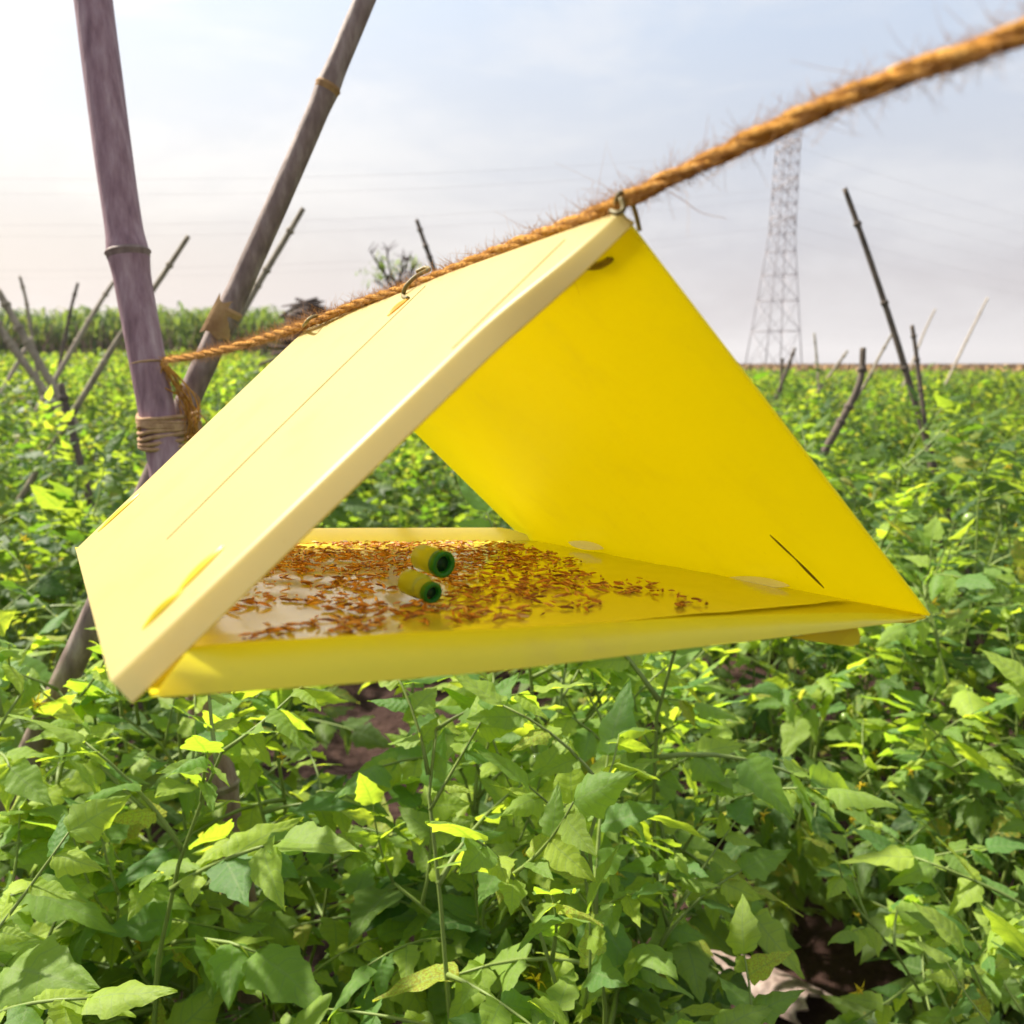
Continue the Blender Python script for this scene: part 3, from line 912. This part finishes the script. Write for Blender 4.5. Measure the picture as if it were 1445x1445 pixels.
stake([(1320, 436), (1306, 465), (1288, 510)], 11, 3.4, SP, 'faint pale thin stake behind the tall dark stake', GR)

# ------------------------------------------------------------------ tomato foliage
def leaflet(L, wid, rows, cols, r2, lod):
    """one lobed leaflet along +X, base at the origin; returns verts, faces, vein weights"""
    v, f, ve = [], [], []
    fold = r2.uniform(.15, .55); curl = r2.uniform(.15, .8); tw = r2.uniform(-.5, .5); ph = r2.uniform(0, 6)
    nl = r2.choice((3, 4)); rim = r2.uniform(.0, .7); ruf = r2.uniform(.01, .035)
    for i in range(rows + 1):
        t = i / rows
        base = (max(0, sin(pi * t ** .66)) ** .9) * (1 - .32 * t)
        if lod == 0:
            base *= 1 + .14 * sin(2 * pi * nl * t - .6) * min(1, 4 * t) * min(1, 3 * (1 - t)) + .05 * sin(2 * pi * nl * 3 * t)
        ww = wid * max(base, .012 if i in (0, rows) else .05)
        for k in range(cols + 1):
            s = 2 * k / cols - 1
            x = t - (.10 * abs(s) * base if lod == 0 else 0)
            y = s * ww
            z = fold * abs(y) * .9 - rim * s * s * ww - curl * t * t * .35 + ruf * sin(ph + t * 17 + s * 3) * s * s + .012 * sin(ph * 2 + t * 11 + s * 5)
            a = tw * t
            y, z = y * cos(a) - z * sin(a) * .6, z + y * sin(a)
            v.append(V((x * L, y * L, z * L)))
            ve.append((t, s, 0.0))
    m = cols + 1
    for i in range(rows):
        for k in range(cols):
            f.append((i * m + k, (i + 1) * m + k, (i + 1) * m + k + 1, i * m + k + 1))
    return v, f, ve

def set_vein(me, ve):
    at = me.attributes.new('vein', 'FLOAT_VECTOR', 'POINT')
    at.data.foreach_set('vector', [c for q in ve for c in q])

r5 = random.Random(21)
LEAFLETS = []
for k in range(9):
    v, f, ve = leaflet(1, r5.uniform(.24, .34), 14, 6, r5, 0)
    me = mesh('leaflet', v, f, MAT['leaf']); set_vein(me, ve); LEAFLETS.append((me, v, f, ve))
LOWLETS = [leaflet(1, r5.uniform(.26, .36), 4, 2, r5, 1) for k in range(6)]

def leaf_plan(r2, young=False):
    """compound leaf of unit length along +X: rachis points and leaflet matrices"""
    droop = r2.uniform(.1, .55) if not young else r2.uniform(-.35, .1)
    sw = r2.uniform(-.15, .15)
    def rp(t): return V((t * .72, sw * t * t, -droop * t * t * .55 + .08 * t))
    pts = [rp(i / 5) for i in range(6)]
    mats = []
    def put(t, ang, size, side):
        p = rp(t)
        e = M.Translation(p) @ M.Rotation(ang, 4, 'Z') @ M.Rotation(r2.uniform(-.1, .85) + droop * .5, 4, 'Y') @ M.Rotation(side * r2.uniform(-.2, .85) + (r2.uniform(-.4, .4) if side == 0 else 0), 4, 'X') @ M.Scale(size, 4)
        mats.append(e)
    put(1.0, sw + r2.uniform(-.15, .15), r2.uniform(.36, .44), 0)
    for t, sz in ((.86, .30), (.58, .33), (.30, .24)):
        for s in (-1, 1):
            put(t + r2.uniform(-.04, .04), s * r2.uniform(.75, 1.15), sz * r2.uniform(.8, 1.15), s)
    return pts, mats
PLANS = [leaf_plan(r5, k >= 7) for k in range(10)]
RACHIS = []
for pts, mats in PLANS:
    b = MB(); b.tube(pts, [.016, .013, .011, .009, .008, .006], 5)
    RACHIS.append(mesh('leaf', b.v, b.f, MAT['stem']))
def joined_leaf(plan, lod, mat):
    pts, mats = plan
    b = MB(); ve = []
    b.tube(pts, [.016, .013, .011, .009, .008, .006], 3, False); ns = len(b.v); nf = len(b.f); ve += [(0.0, 0.5, 0.0)] * ns
    for e in mats:
        v, f, q = (r5.choice(LEAFLETS)[1:] if lod == 0 else r5.choice(LOWLETS))
        b.add(v, f, e); ve += q
    me = mesh('leaf', b.v, b.f, mat)
    me.materials.append(MAT['stem'])
    mi = [1 if i < nf else 0 for i in range(len(me.polygons))]
    me.polygons.foreach_set('material_index', mi)
    set_vein(me, ve)
    return me, b.v, b.f
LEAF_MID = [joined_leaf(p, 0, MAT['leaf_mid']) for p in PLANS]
LEAF_LOW = [joined_leaf(p, 1, MAT['leaf_far']) for p in PLANS]

def plant_plan(r2, H=.85, R=.42, nb=7, nl=8, size=.24):
    stems, leaves, tips = [], [], []
    for k in range(nb):
        phi = 2 * pi * k / nb + r2.uniform(-.35, .35)
        rr = R * r2.uniform(.35, 1.05) if k else R * .3
        hh = H * (r2.uniform(.68, 1.04) if k else 1.03) * (1 - .28 * (rr / R) ** 2)
        wob = r2.uniform(-.4, .4); s1, s2 = r2.uniform(0, 6), r2.uniform(0, 6)
        def bp(t):
            rad = rr * t ** 1.15; z = hh * (1 - (1 - t) ** 1.45)
            return V((rad * cos(phi + wob * t) + .03 * t * sin(s1 + t * 7), rad * sin(phi + wob * t) + .03 * t * sin(s2 + t * 6), z))
        stems.append([bp(i / 8) for i in range(9)])
        for j in range(nl):
            t = .08 + .92 * max(0, (j + r2.uniform(-.3, .3)) / (nl - 1)) ** .8
            t = max(.06, min(1, t))
            p = bp(t)
            az = phi + (1.25 if j % 2 else -1.25) + r2.uniform(-.8, .8) + (r2.uniform(0, 2) if k == 0 else 0)
            pitch = r2.uniform(-.15, .55) if t < .7 else r2.uniform(.3, 1.2)
            s = size * r2.uniform(.75, 1.15) * (1 if t < .8 else .72) * (.9 if t < .25 else 1)
            e = M.Translation(p) @ M.Rotation(az, 4, 'Z') @ M.Rotation(-pitch, 4, 'Y') @ M.Rotation(r2.uniform(-.6, .6), 4, 'X') @ M.Scale(s, 4)
            leaves.append((e, r2.randrange(7) if t < .85 else r2.choice((3, 7, 8, 9))))
        tips.append(bp(1.0))
    return stems, leaves, tips

def stem_mesh(stems, seg=6):
    b = MB()
    for s in stems:
        b.tube(s, [lerp(.0032, .0013, i / (len(s) - 1)) for i in range(len(s))], seg)
    return mesh('stem', b.v, b.f, MAT['stem'])

def fruit_mesh():
    b = MB(); b.tube([V((0, 0, z)) for z in (-.5, -.42, -.2, .1, .35, .47, .5)], [.08, .28, .47, .5, .36, .16, .02], 10)
    return mesh('green_tomato', b.v, b.f, MAT['fruit'])
FRUIT = fruit_mesh()
def flower_mesh():
    b = MB()
    for k in range(5):
        a = 2 * pi * k / 5
        i = len(b.v)
        b.v += [V((0, 0, 0)), V((.45 * cos(a - .3), .45 * sin(a - .3), .12)), V((cos(a), sin(a), -.15)), V((.45 * cos(a + .3), .45 * sin(a + .3), .12))]
        b.f += [(i, i + 1, i + 2, i + 3)]
    b.tube([V((0, 0, 0)), V((0, 0, .5))], [.18, .06], 5)
    return mesh('flower', b.v, b.f, MAT['petal'])
FLOWER = flower_mesh()

def add_extras(root, r2, tips, n_fruit, n_flower, stems):
    for k in range(n_flower):
        p = r2.choice(tips) + V((r2.uniform(-.05, .05), r2.uniform(-.05, .05), r2.uniform(-.06, .0)))
        o = bpy.data.objects.new('flower', FLOWER); COL.objects.link(o); o.parent = root
        o.matrix_local = M.Translation(p) @ M.Rotation(r2.uniform(0, 6), 4, 'Z') @ M.Rotation(r2.uniform(.6, 2), 4, 'Y') @ M.Scale(.012, 4)
    for k in range(n_fruit):
        s = r2.choice(stems); p = s[r2.randrange(3, 7)] + V((r2.uniform(-.05, .05), r2.uniform(-.05, .05), -.03))
        o = bpy.data.objects.new('green_tomato', FRUIT); COL.objects.link(o); o.parent = root
        o.matrix_local = M.Translation(p) @ M.Scale(r2.uniform(.014, .028), 4)

def near_plant(x, y, label, group, seed, detail, **kw):
    r2 = random.Random(seed)
    root = thing('tomato_plant', label, 'tomato plant', (x, y, soil_z(x, y)), group)
    stems, leaves, tips = plant_plan(r2, **kw)
    o = bpy.data.objects.new('stem', stem_mesh(stems)); COL.objects.link(o); o.parent = root
    order = sorted(range(len(leaves)), key=lambda i: -leaves[i][0].translation.z)
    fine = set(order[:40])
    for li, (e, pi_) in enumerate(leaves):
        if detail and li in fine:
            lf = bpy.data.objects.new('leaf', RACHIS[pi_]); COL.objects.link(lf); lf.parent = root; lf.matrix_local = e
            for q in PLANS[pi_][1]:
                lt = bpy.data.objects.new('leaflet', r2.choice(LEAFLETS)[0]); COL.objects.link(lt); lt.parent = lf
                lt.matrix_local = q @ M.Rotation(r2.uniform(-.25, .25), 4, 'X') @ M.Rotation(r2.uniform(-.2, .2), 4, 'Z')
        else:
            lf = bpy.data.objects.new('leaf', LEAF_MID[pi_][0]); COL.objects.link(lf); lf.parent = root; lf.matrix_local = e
    add_extras(root, r2, tips, 3, 4, stems)
    return root

def low_plant_mesh(seed, **kw):
    r2 = random.Random(seed)
    stems, leaves, tips = plant_plan(r2, **kw)
    b = MB()
    for s in stems: b.tube(s[::2], [.006, .005, .004, .003, .002], 3, False)
    nf = len(b.f)
    for e, pi_ in leaves:
        _, v, f = LEAF_LOW[pi_]
        b.add(v, f, e)
    me = mesh('tomato_plant', b.v, b.f, MAT['leaf_far'])
    return me

# rows: offset across the rows, distance along the rows
def row_xy(off, s): 
    p = ROWN * off + ROWD * s
    return p.x, p.y
def in_view(x, y, z=.7, m=120, r=.5):
    q = V((x, y, z)) - CAM; d = q.y * cs - q.z * sn
    if d < .15: return False
    px, py = 722.5 + F * q.x / d, 722.5 - F * (q.y * sn + q.z * cs) / d
    mm = r * F / d
    return -mm < px < 1445 + mm and py - mm < 1445

NEAR = [  # x, y, label, kwargs
    (-.01, .89, 'tall leafy tomato plant with a shoot reaching up to the trap floor', dict(H=.98, R=.17, nb=9, nl=11, size=.18)),
    (.12, .82, 'bright tomato plant in front, right of the tall shoot', dict(H=.92, R=.19, nb=9, nl=11, size=.18)),
    (-.33, .66, 'tomato plant with long narrow yellow green leaves at bottom left', dict(H=.85, R=.28, nb=9, nl=11, size=.18)),
    (-.29, .86, 'upright tomato plant hiding the foot of the thick bamboo pole', dict(H=.87, R=.20, nb=9, nl=11, size=.18)),
    (-.10, .58, 'lowest foreground tomato plant at the bottom centre', dict(H=.84, R=.28, nb=9, nl=11, size=.165)),
    (.04, .63, 'small foreground tomato plant at the bottom, right of centre', dict(H=.83, R=.17, nb=9, nl=10, size=.165)),
    (-.46, 1.04, 'tomato plant at the foot of the two bamboo poles', dict(H=.88, R=.34, nb=9, nl=11, size=.20)),
    (.10, 1.08, 'tomato plant whose side shoot reaches over the dark furrow', dict(H=.86, R=.22, nb=9, nl=11, size=.19)),
    (-.56, .80, 'tomato plant at the left edge with shaded bluish leaves', dict(H=.86, R=.30, nb=9, nl=11, size=.19)),
    (-.40, .52, 'leafy tomato plant in the bottom left corner', dict(H=.80, R=.24, nb=9, nl=10, size=.165)),
    (.76, 1.30, 'tomato plant in deep shade at the near end of the row beyond the furrow', dict(H=.84, R=.32, nb=9, nl=10, size=.19)),
    (.86, 1.42, 'tomato plant at the right edge behind the blurred corner plant', dict(H=.90, R=.34, nb=9, nl=10, size=.19)),
    (.56, 1.62, 'tomato plant behind the split bamboo piece in the furrow', dict(H=.92, R=.34, nb=9, nl=10, size=.19)),
]
for i, (x, y, lab, kw) in enumerate(NEAR):
    near_plant(x, y, lab, 'foreground tomato plants', 100 + i, True, **kw)
near_plant(.54, .86, 'blurred close tomato plant with curled leaves in the bottom right corner', 'foreground tomato plants', 131, True, H=.72, R=.20, nb=8, nl=10, size=.17)

placed = [(x, y) for x, y, *_ in NEAR] + [(.54, .86)]
mid, far, farther = [], [], []
r6 = random.Random(77)
for ri in range(-3, 26):
    off0 = .47 + 1.38 * ri
    s = -20.0
    while s < 60:
        s += r6.uniform(.30, .44) if s < 12 else r6.uniform(.4, .6)
        for side in (-.24, .24):
            x, y = row_xy(off0 + side + r6.uniform(-.14, .14), s + r6.uniform(-.12, .12))
            d = math.hypot(x, y)
            if y < .3 or d < 1.05 or d > 40: continue
            if not in_view(x, y): continue
            if min(math.hypot(x - a, y - c) for a, c in placed) < .26: continue
            tt = (y - 1.05) / 1.75; gx = -.14 - .23 * tt
            if -0.1 < tt < 1.15 and abs(x - gx) < .22 + .22 * tt: continue
            if ri == 0 and x > -.15 and y < 1.3: continue
            (mid if d < 3.4 else far).append((d, x, y))
            if d < 3.4: placed.append((x, y))
mid.sort(); far.sort()
print('mid', len(mid), 'far', len(far))
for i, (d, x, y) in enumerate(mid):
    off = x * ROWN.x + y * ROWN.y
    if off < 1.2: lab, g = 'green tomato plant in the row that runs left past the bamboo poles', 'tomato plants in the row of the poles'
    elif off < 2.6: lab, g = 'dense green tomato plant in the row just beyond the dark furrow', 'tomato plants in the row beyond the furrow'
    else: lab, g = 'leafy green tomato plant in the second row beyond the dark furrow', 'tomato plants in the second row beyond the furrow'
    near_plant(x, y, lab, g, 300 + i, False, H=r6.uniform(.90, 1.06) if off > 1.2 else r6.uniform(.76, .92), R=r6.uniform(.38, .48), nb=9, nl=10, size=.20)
low = [low_plant_mesh(500 + k, H=.94, R=.46, nb=9, nl=9, size=.21) for k in range(6)]
for d, x, y in far[:285]:
    o = bpy.data.objects.new('tomato_plant', r6.choice(low)); COL.objects.link(o)
    o.location = (x, y, ground_z(x, y)); o.rotation_euler = (0, 0, r6.uniform(0, 6.28)); k = r6.uniform(.74, 1.12); q = r6.uniform(.8, 1.15); o.scale = (q, q, k)
    left = x / y < 0
    tag(o, 'distant bushy tomato plant in the sunlit field left of the trap' if left else 'distant bushy tomato plant in the field right of the trap', 'tomato plant',
        'distant tomato plants on the left' if left else 'distant tomato plants on the right')
dmax = far[min(284, len(far) - 1)][0]
# beyond: the crop canopy as one mass
b = MB(); r7 = random.Random(9)
n = 0
while n < 42000:
    az = r7.uniform(-.62, .62); d = dmax - .6 + (46 - dmax) * r7.random() ** 1.7
    x, y = d * sin(az), d * cos(az)
    bump = mnoise.noise(V((x * 1.3, y * 1.3, 0))) * .10 + mnoise.noise(V((x * 4, y * 4, 2))) * .06
    z = ground_z(x, y) + .86 + bump - abs(r7.gauss(0, .16))
    s = r7.uniform(.05, .10) * (1 + d / 40)
    e = M.Translation((x, y, z)) @ M.Rotation(r7.uniform(0, 6.28), 4, 'Z') @ M.Rotation(r7.uniform(-1.2, .6), 4, 'Y') @ M.Rotation(r7.uniform(-.6, .6), 4, 'X')
    b.add([e @ V(q) for q in ((0, 0, 0), (s * .5, -s * .3, .1 * s), (s, 0, -.1 * s), (s * .5, s * .3, .1 * s))], [(0, 1, 2, 3)])
    n += 1
tag(b.build('crop_canopy', MAT['leaf_far'], smooth=False), 'green mass of far tomato rows running to the skyline', 'crop', kind='stuff')

# ------------------------------------------------------------------ cane field on the left, dry crop on the right
b = MB(); c = MB(); r8 = random.Random(3)
for k in range(9000):
    d = r8.uniform(30, 37); px = r8.uniform(-260, 640)
    x = (px - 722.5) / F * d; y = d
    gz = ground_z(x, y)
    top_h = 2.35 + .3 * mnoise.noise(V((x * .35, y * .35, 1)))
    z0 = gz + r8.uniform(.6, top_h - .6)
    az = r8.uniform(0, 6.28); L = r8.uniform(.6, 1.2); wd = r8.uniform(.025, .05)
    dr = V((cos(az), sin(az), 0)); sd_ = V((-sin(az), cos(az), 0)) * wd
    p0 = V((x, y, z0)); p1 = p0 + dr * L * .25 + V((0, 0, L * .55)); p2 = p1 + dr * L * .3 + V((0, 0, L * .08)); p3 = p2 + dr * L * .2 - V((0, 0, L * .25))
    i = len(b.v)
    b.v += [p0 - sd_ * .6, p0 + sd_ * .6, p1 - sd_, p1 + sd_, p2 - sd_ * .7, p2 + sd_ * .7, p3]
    b.f += [(i, i + 1, i + 3, i + 2), (i + 2, i + 3, i + 5, i + 4), (i + 4, i + 5, i + 6)]
for k in range(1500):
    d = r8.uniform(29.5, 36); px = r8.uniform(-260, 620)
    x = (px - 722.5) / F * d; y = d; gz = ground_z(x, y)
    c.tube([V((x, y, gz)), V((x + r8.uniform(-.1, .1), y, gz + 1.0)), V((x + r8.uniform(-.25, .25), y, gz + r8.uniform(1.2, 1.9)))], [.03, .025, .015], 3, False)
cane = tag(b.build('cane_field', MAT['cane'], smooth=False), 'strip of tall green cane behind the stakes on the left', 'cane', kind='stuff')
tag(c.build('cane_stalks', MAT['drystalk'], cane), kind='stuff')
b = MB()
for k in range(9000):
    d = r8.uniform(48, 130); px = r8.uniform(430, 1700)
    x = (px - 722.5) / F * d; y = d
    h = r8.uniform(.75, 1.12); az = r8.uniform(0, 3.14); s = V((cos(az), sin(az), 0)) * r8.uniform(.08, .22); t = V((r8.uniform(-.2, .2), 0, h))
    i = len(b.v); p = V((x, y, 0)); b.v += [p - s, p + s, p + t + s * .5, p + t - s * .5]; b.f.append((i, i + 1, i + 2, i + 3))
tag(b.build('dry_crop', MAT['straw'], smooth=False), 'thin tan strip of dry crop along the horizon', 'crop', kind='stuff')

# ------------------------------------------------------------------ dark brush heap and dry shrub on the skyline
hp = P(440, 452, 13); hp.z = ground_z(hp.x, hp.y)
heap = thing('brush_heap', 'dark brown heap of cut brush behind the rope', 'brush heap', hp)
b = MB(); r9 = random.Random(8)
htop = P(440, 424, 13).z - hp.z
for k in range(520):
    x = r9.gauss(0, .26); y = r9.gauss(0, .3)
    zmax = max(.1, htop * (1 - .75 * min(1, abs(x + .05) / .55) ** 1.5))
    p = V((hp.x + x, hp.y + y, hp.z + zmax * r9.random() ** .5))
    a = r9.uniform(-.5, .5) + (0 if r9.random() < .5 else pi); L = r9.uniform(.10, .28); el = r9.uniform(-.35, .4)
    dv = V((cos(a) * cos(el), sin(a) * cos(el) , sin(el))) * L
    b.tube([p - dv, p + V((0, 0, r9.uniform(-.02, .04))), p + dv], [.02, .022, .008], 4)
b.build('brushwood', MAT['twig'], heap)
sp0 = P(556, 425, 12); sg = ground_z(sp0.x, sp0.y)
shrub = thing('dry_shrub', 'spindly dry shrub with a few pale green tufts above the rope', 'shrub', (sp0.x, sp0.y, sg))
b = MB(); tuft = MB()
for k in range(13):
    tip = P(556 + r9.uniform(-44, 52), r9.uniform(345, 402), 12 + r9.uniform(-.2, .2))
    basep = P(556 + r9.uniform(-8, 14), 428, 12); basep.z = min(basep.z, tip.z - .1)
    midp = lerp(basep, tip, .5) + V((r9.uniform(-.06, .06), 0, r9.uniform(-.02, .08)))
    b.tube(spl([V((sp0.x, sp0.y, sg)), basep, midp, tip], 4), [lerp(.03, .006, i / 12) for i in range(13)], 5)
    for j in range(7):
        q = lerp(midp, tip, r9.uniform(.0, 1.0)); L = r9.uniform(.08, .2)
        dv = V((r9.uniform(-1, 1), r9.uniform(-.4, .4), r9.uniform(.1, 1.2))).normalized() * L
        b.tube([q, q + dv * .6, q + dv], [.008, .005, .003], 4)
b.build('branches', MAT['twig'], shrub)
for (px, py, sx, sy) in ((530, 392, 20, 11), (537, 372, 9, 12), (557, 378, 8, 14), (585, 372, 9, 6)):
    for k in range(70):
        p = P(px + r9.gauss(0, sx * .55), py + r9.gauss(0, sy * .55), 12 + r9.uniform(-.2, .2))
        a = r9.uniform(0, 6.28); s = r9.uniform(.02, .05)
        e = M.Translation(p) @ M.Rotation(a, 4, 'Z') @ M.Rotation(r9.uniform(-1.5, 1.5), 4, 'Y')
        tuft.add([e @ V(q) for q in ((0, 0, 0), (s, -s * .25, 0), (s * 2, 0, 0), (s, s * .25, 0))], [(0, 1, 2, 3)])
tag(tuft.build('foliage', MAT['leaf_far'], shrub, smooth=False), kind='stuff')

# ------------------------------------------------------------------ power pylon and its lines
TD = 180.0
tb = P(1091, 512, TD); tb.z = 0
tower = thing('power_pylon', 'pale grey steel lattice pylon on the horizon behind the rope', 'pylon', tb)
H_T = P(1097, 192, TD).z
def hw(z):     # half width of the body at height z
    t = z / H_T
    return lerp(4.1, 1.85, t / .55) if t < .55 else lerp(1.85, 1.6, (t - .55) / .45)
yaw = radians(14)
def corner(i, z):
    a = yaw + pi / 4 + i * pi / 2
    r = hw(z) * math.sqrt(2)
    return tb + V((r * cos(a) + .9 * z / H_T, r * sin(a), z))
zs = [0, 7.5, 13.5, 18.5, 23, 26.5, 29.5, 32.2, 34.8, 37.3, 39.7, 42, 44.2, H_T]
for i in range(4):
    b = MB(); b.tube([corner(i, z) for z in zs], .12, 4, True); b.build('leg', MAT['steel'], tower)
for z0, z1 in zip(zs, zs[1:]):
    for i in range(4):
        j = (i + 1) % 4
        b = MB()
        b.tube([corner(i, z1), corner(j, z1)], .08, 4)
        if z1 < H_T:
            b.tube([corner(i, z0), corner(j, z1)], .06, 4); b.tube([corner(j, z0), corner(i, z1)], .06, 4)
        b.build('brace', MAT['steel'], tower)
arms = []
for z in (28.5, 35.5, 42.5):
    for s in (-1, 1):
        b = MB(); c0 = tb + V((.9 * z / H_T, 0, z)); ad_ = V((-sin(yaw) * .25, cos(yaw), 0)).normalized() * s
        tip = c0 + ad_ * 6.5 + V((0, 0, .4))
        for i in range(4):
            b.tube([corner(i, z + (1.2 if i % 2 else -.2)), tip], .09, 4)
        b.build('cross_arm', MAT['steel'], tower)
        arms.append(tip - V((0, 0, 1.8)))
        b = MB(); b.tube([tip, tip - V((0, 0, .4)), tip - V((0, 0, 1.8))], [.10, .16, .13], 6); b.build('insulator', MAT['steel'], tower)
for k, a in enumerate(arms):
    b = MB()
    for dv, sag in ((V((330, 150, -4)), 13), (V((-330, -75, -2)), 11)):
        b.tube([a + dv * (i / 24) - V((0, 0, sag * 4 * (i / 24) * (1 - i / 24))) for i in range(25)], .018, 4)
    o = b.build('power_line', MAT['steel'])
    hgt = ('lowest', 'lowest', 'middle', 'middle', 'topmost', 'topmost')[k]; wh = ('nearer', 'farther')[k % 2]
    tag(o, f'thin sagging power line hung from the {hgt} {wh} arm of the pylon', 'power line', 'power lines on the pylon')

# ------------------------------------------------------------------ broken bamboo piece in the furrow
fp = P(1052, 1372, 1.9)
t_ = (CAM.z - .03 - 0) / (CAM.z - fp.z); fp = CAM + (fp - CAM) * t_
fp.z = soil_z(fp.x, fp.y) + .02
piece = thing('split_bamboo', 'short split piece of grey bamboo lying on the soil in the furrow', 'bamboo piece', fp)
b = MB(); rows = []
dvec = V((.52, -.66, .12)).normalized(); X, Y = frame(dvec)
for i in range(15):
    t = (i / 14 - .5) * .30
    rows.append([fp + dvec * (t + .012 * sin(k * 2.1 + i * .1) * (i in (0, 14))) + X * (.05 * cos(pi * k / 10)) + Y * (-.028 * sin(pi * k / 10)) * (-1 if Y.z > 0 else 1) for k in range(11)])
b.grid(rows)
solid(b.build('shell', MAT['bamboo_dark'], piece), .006)

HAZE = True
if HAZE:
    bb = bmesh.new(); bmesh.ops.create_cube(bb, size=1.0)
    me = bpy.data.meshes.new('haze'); bb.to_mesh(me); bb.free()
    m, T = newmat('haze_air')
    vol = nd(T, 'ShaderNodeVolumePrincipled'); vol.inputs['Density'].default_value = 0.0006
    vol.inputs['Color'].default_value = (0.74, 0.73, 0.77, 1); vol.inputs['Anisotropy'].default_value = 0.2
    o_ = nd(T, 'ShaderNodeOutputMaterial'); T.links.new(vol.outputs[0], o_.inputs['Volume'])
    me.materials.append(m)
    hz = bpy.data.objects.new('haze', me); COL.objects.link(hz)
    hz.scale = (6400, 6400, 54); hz.location = (0, 0, 54 / 2 - 1.6)
    tag(hz, 'thin pale haze lying over the fields', kind='stuff')
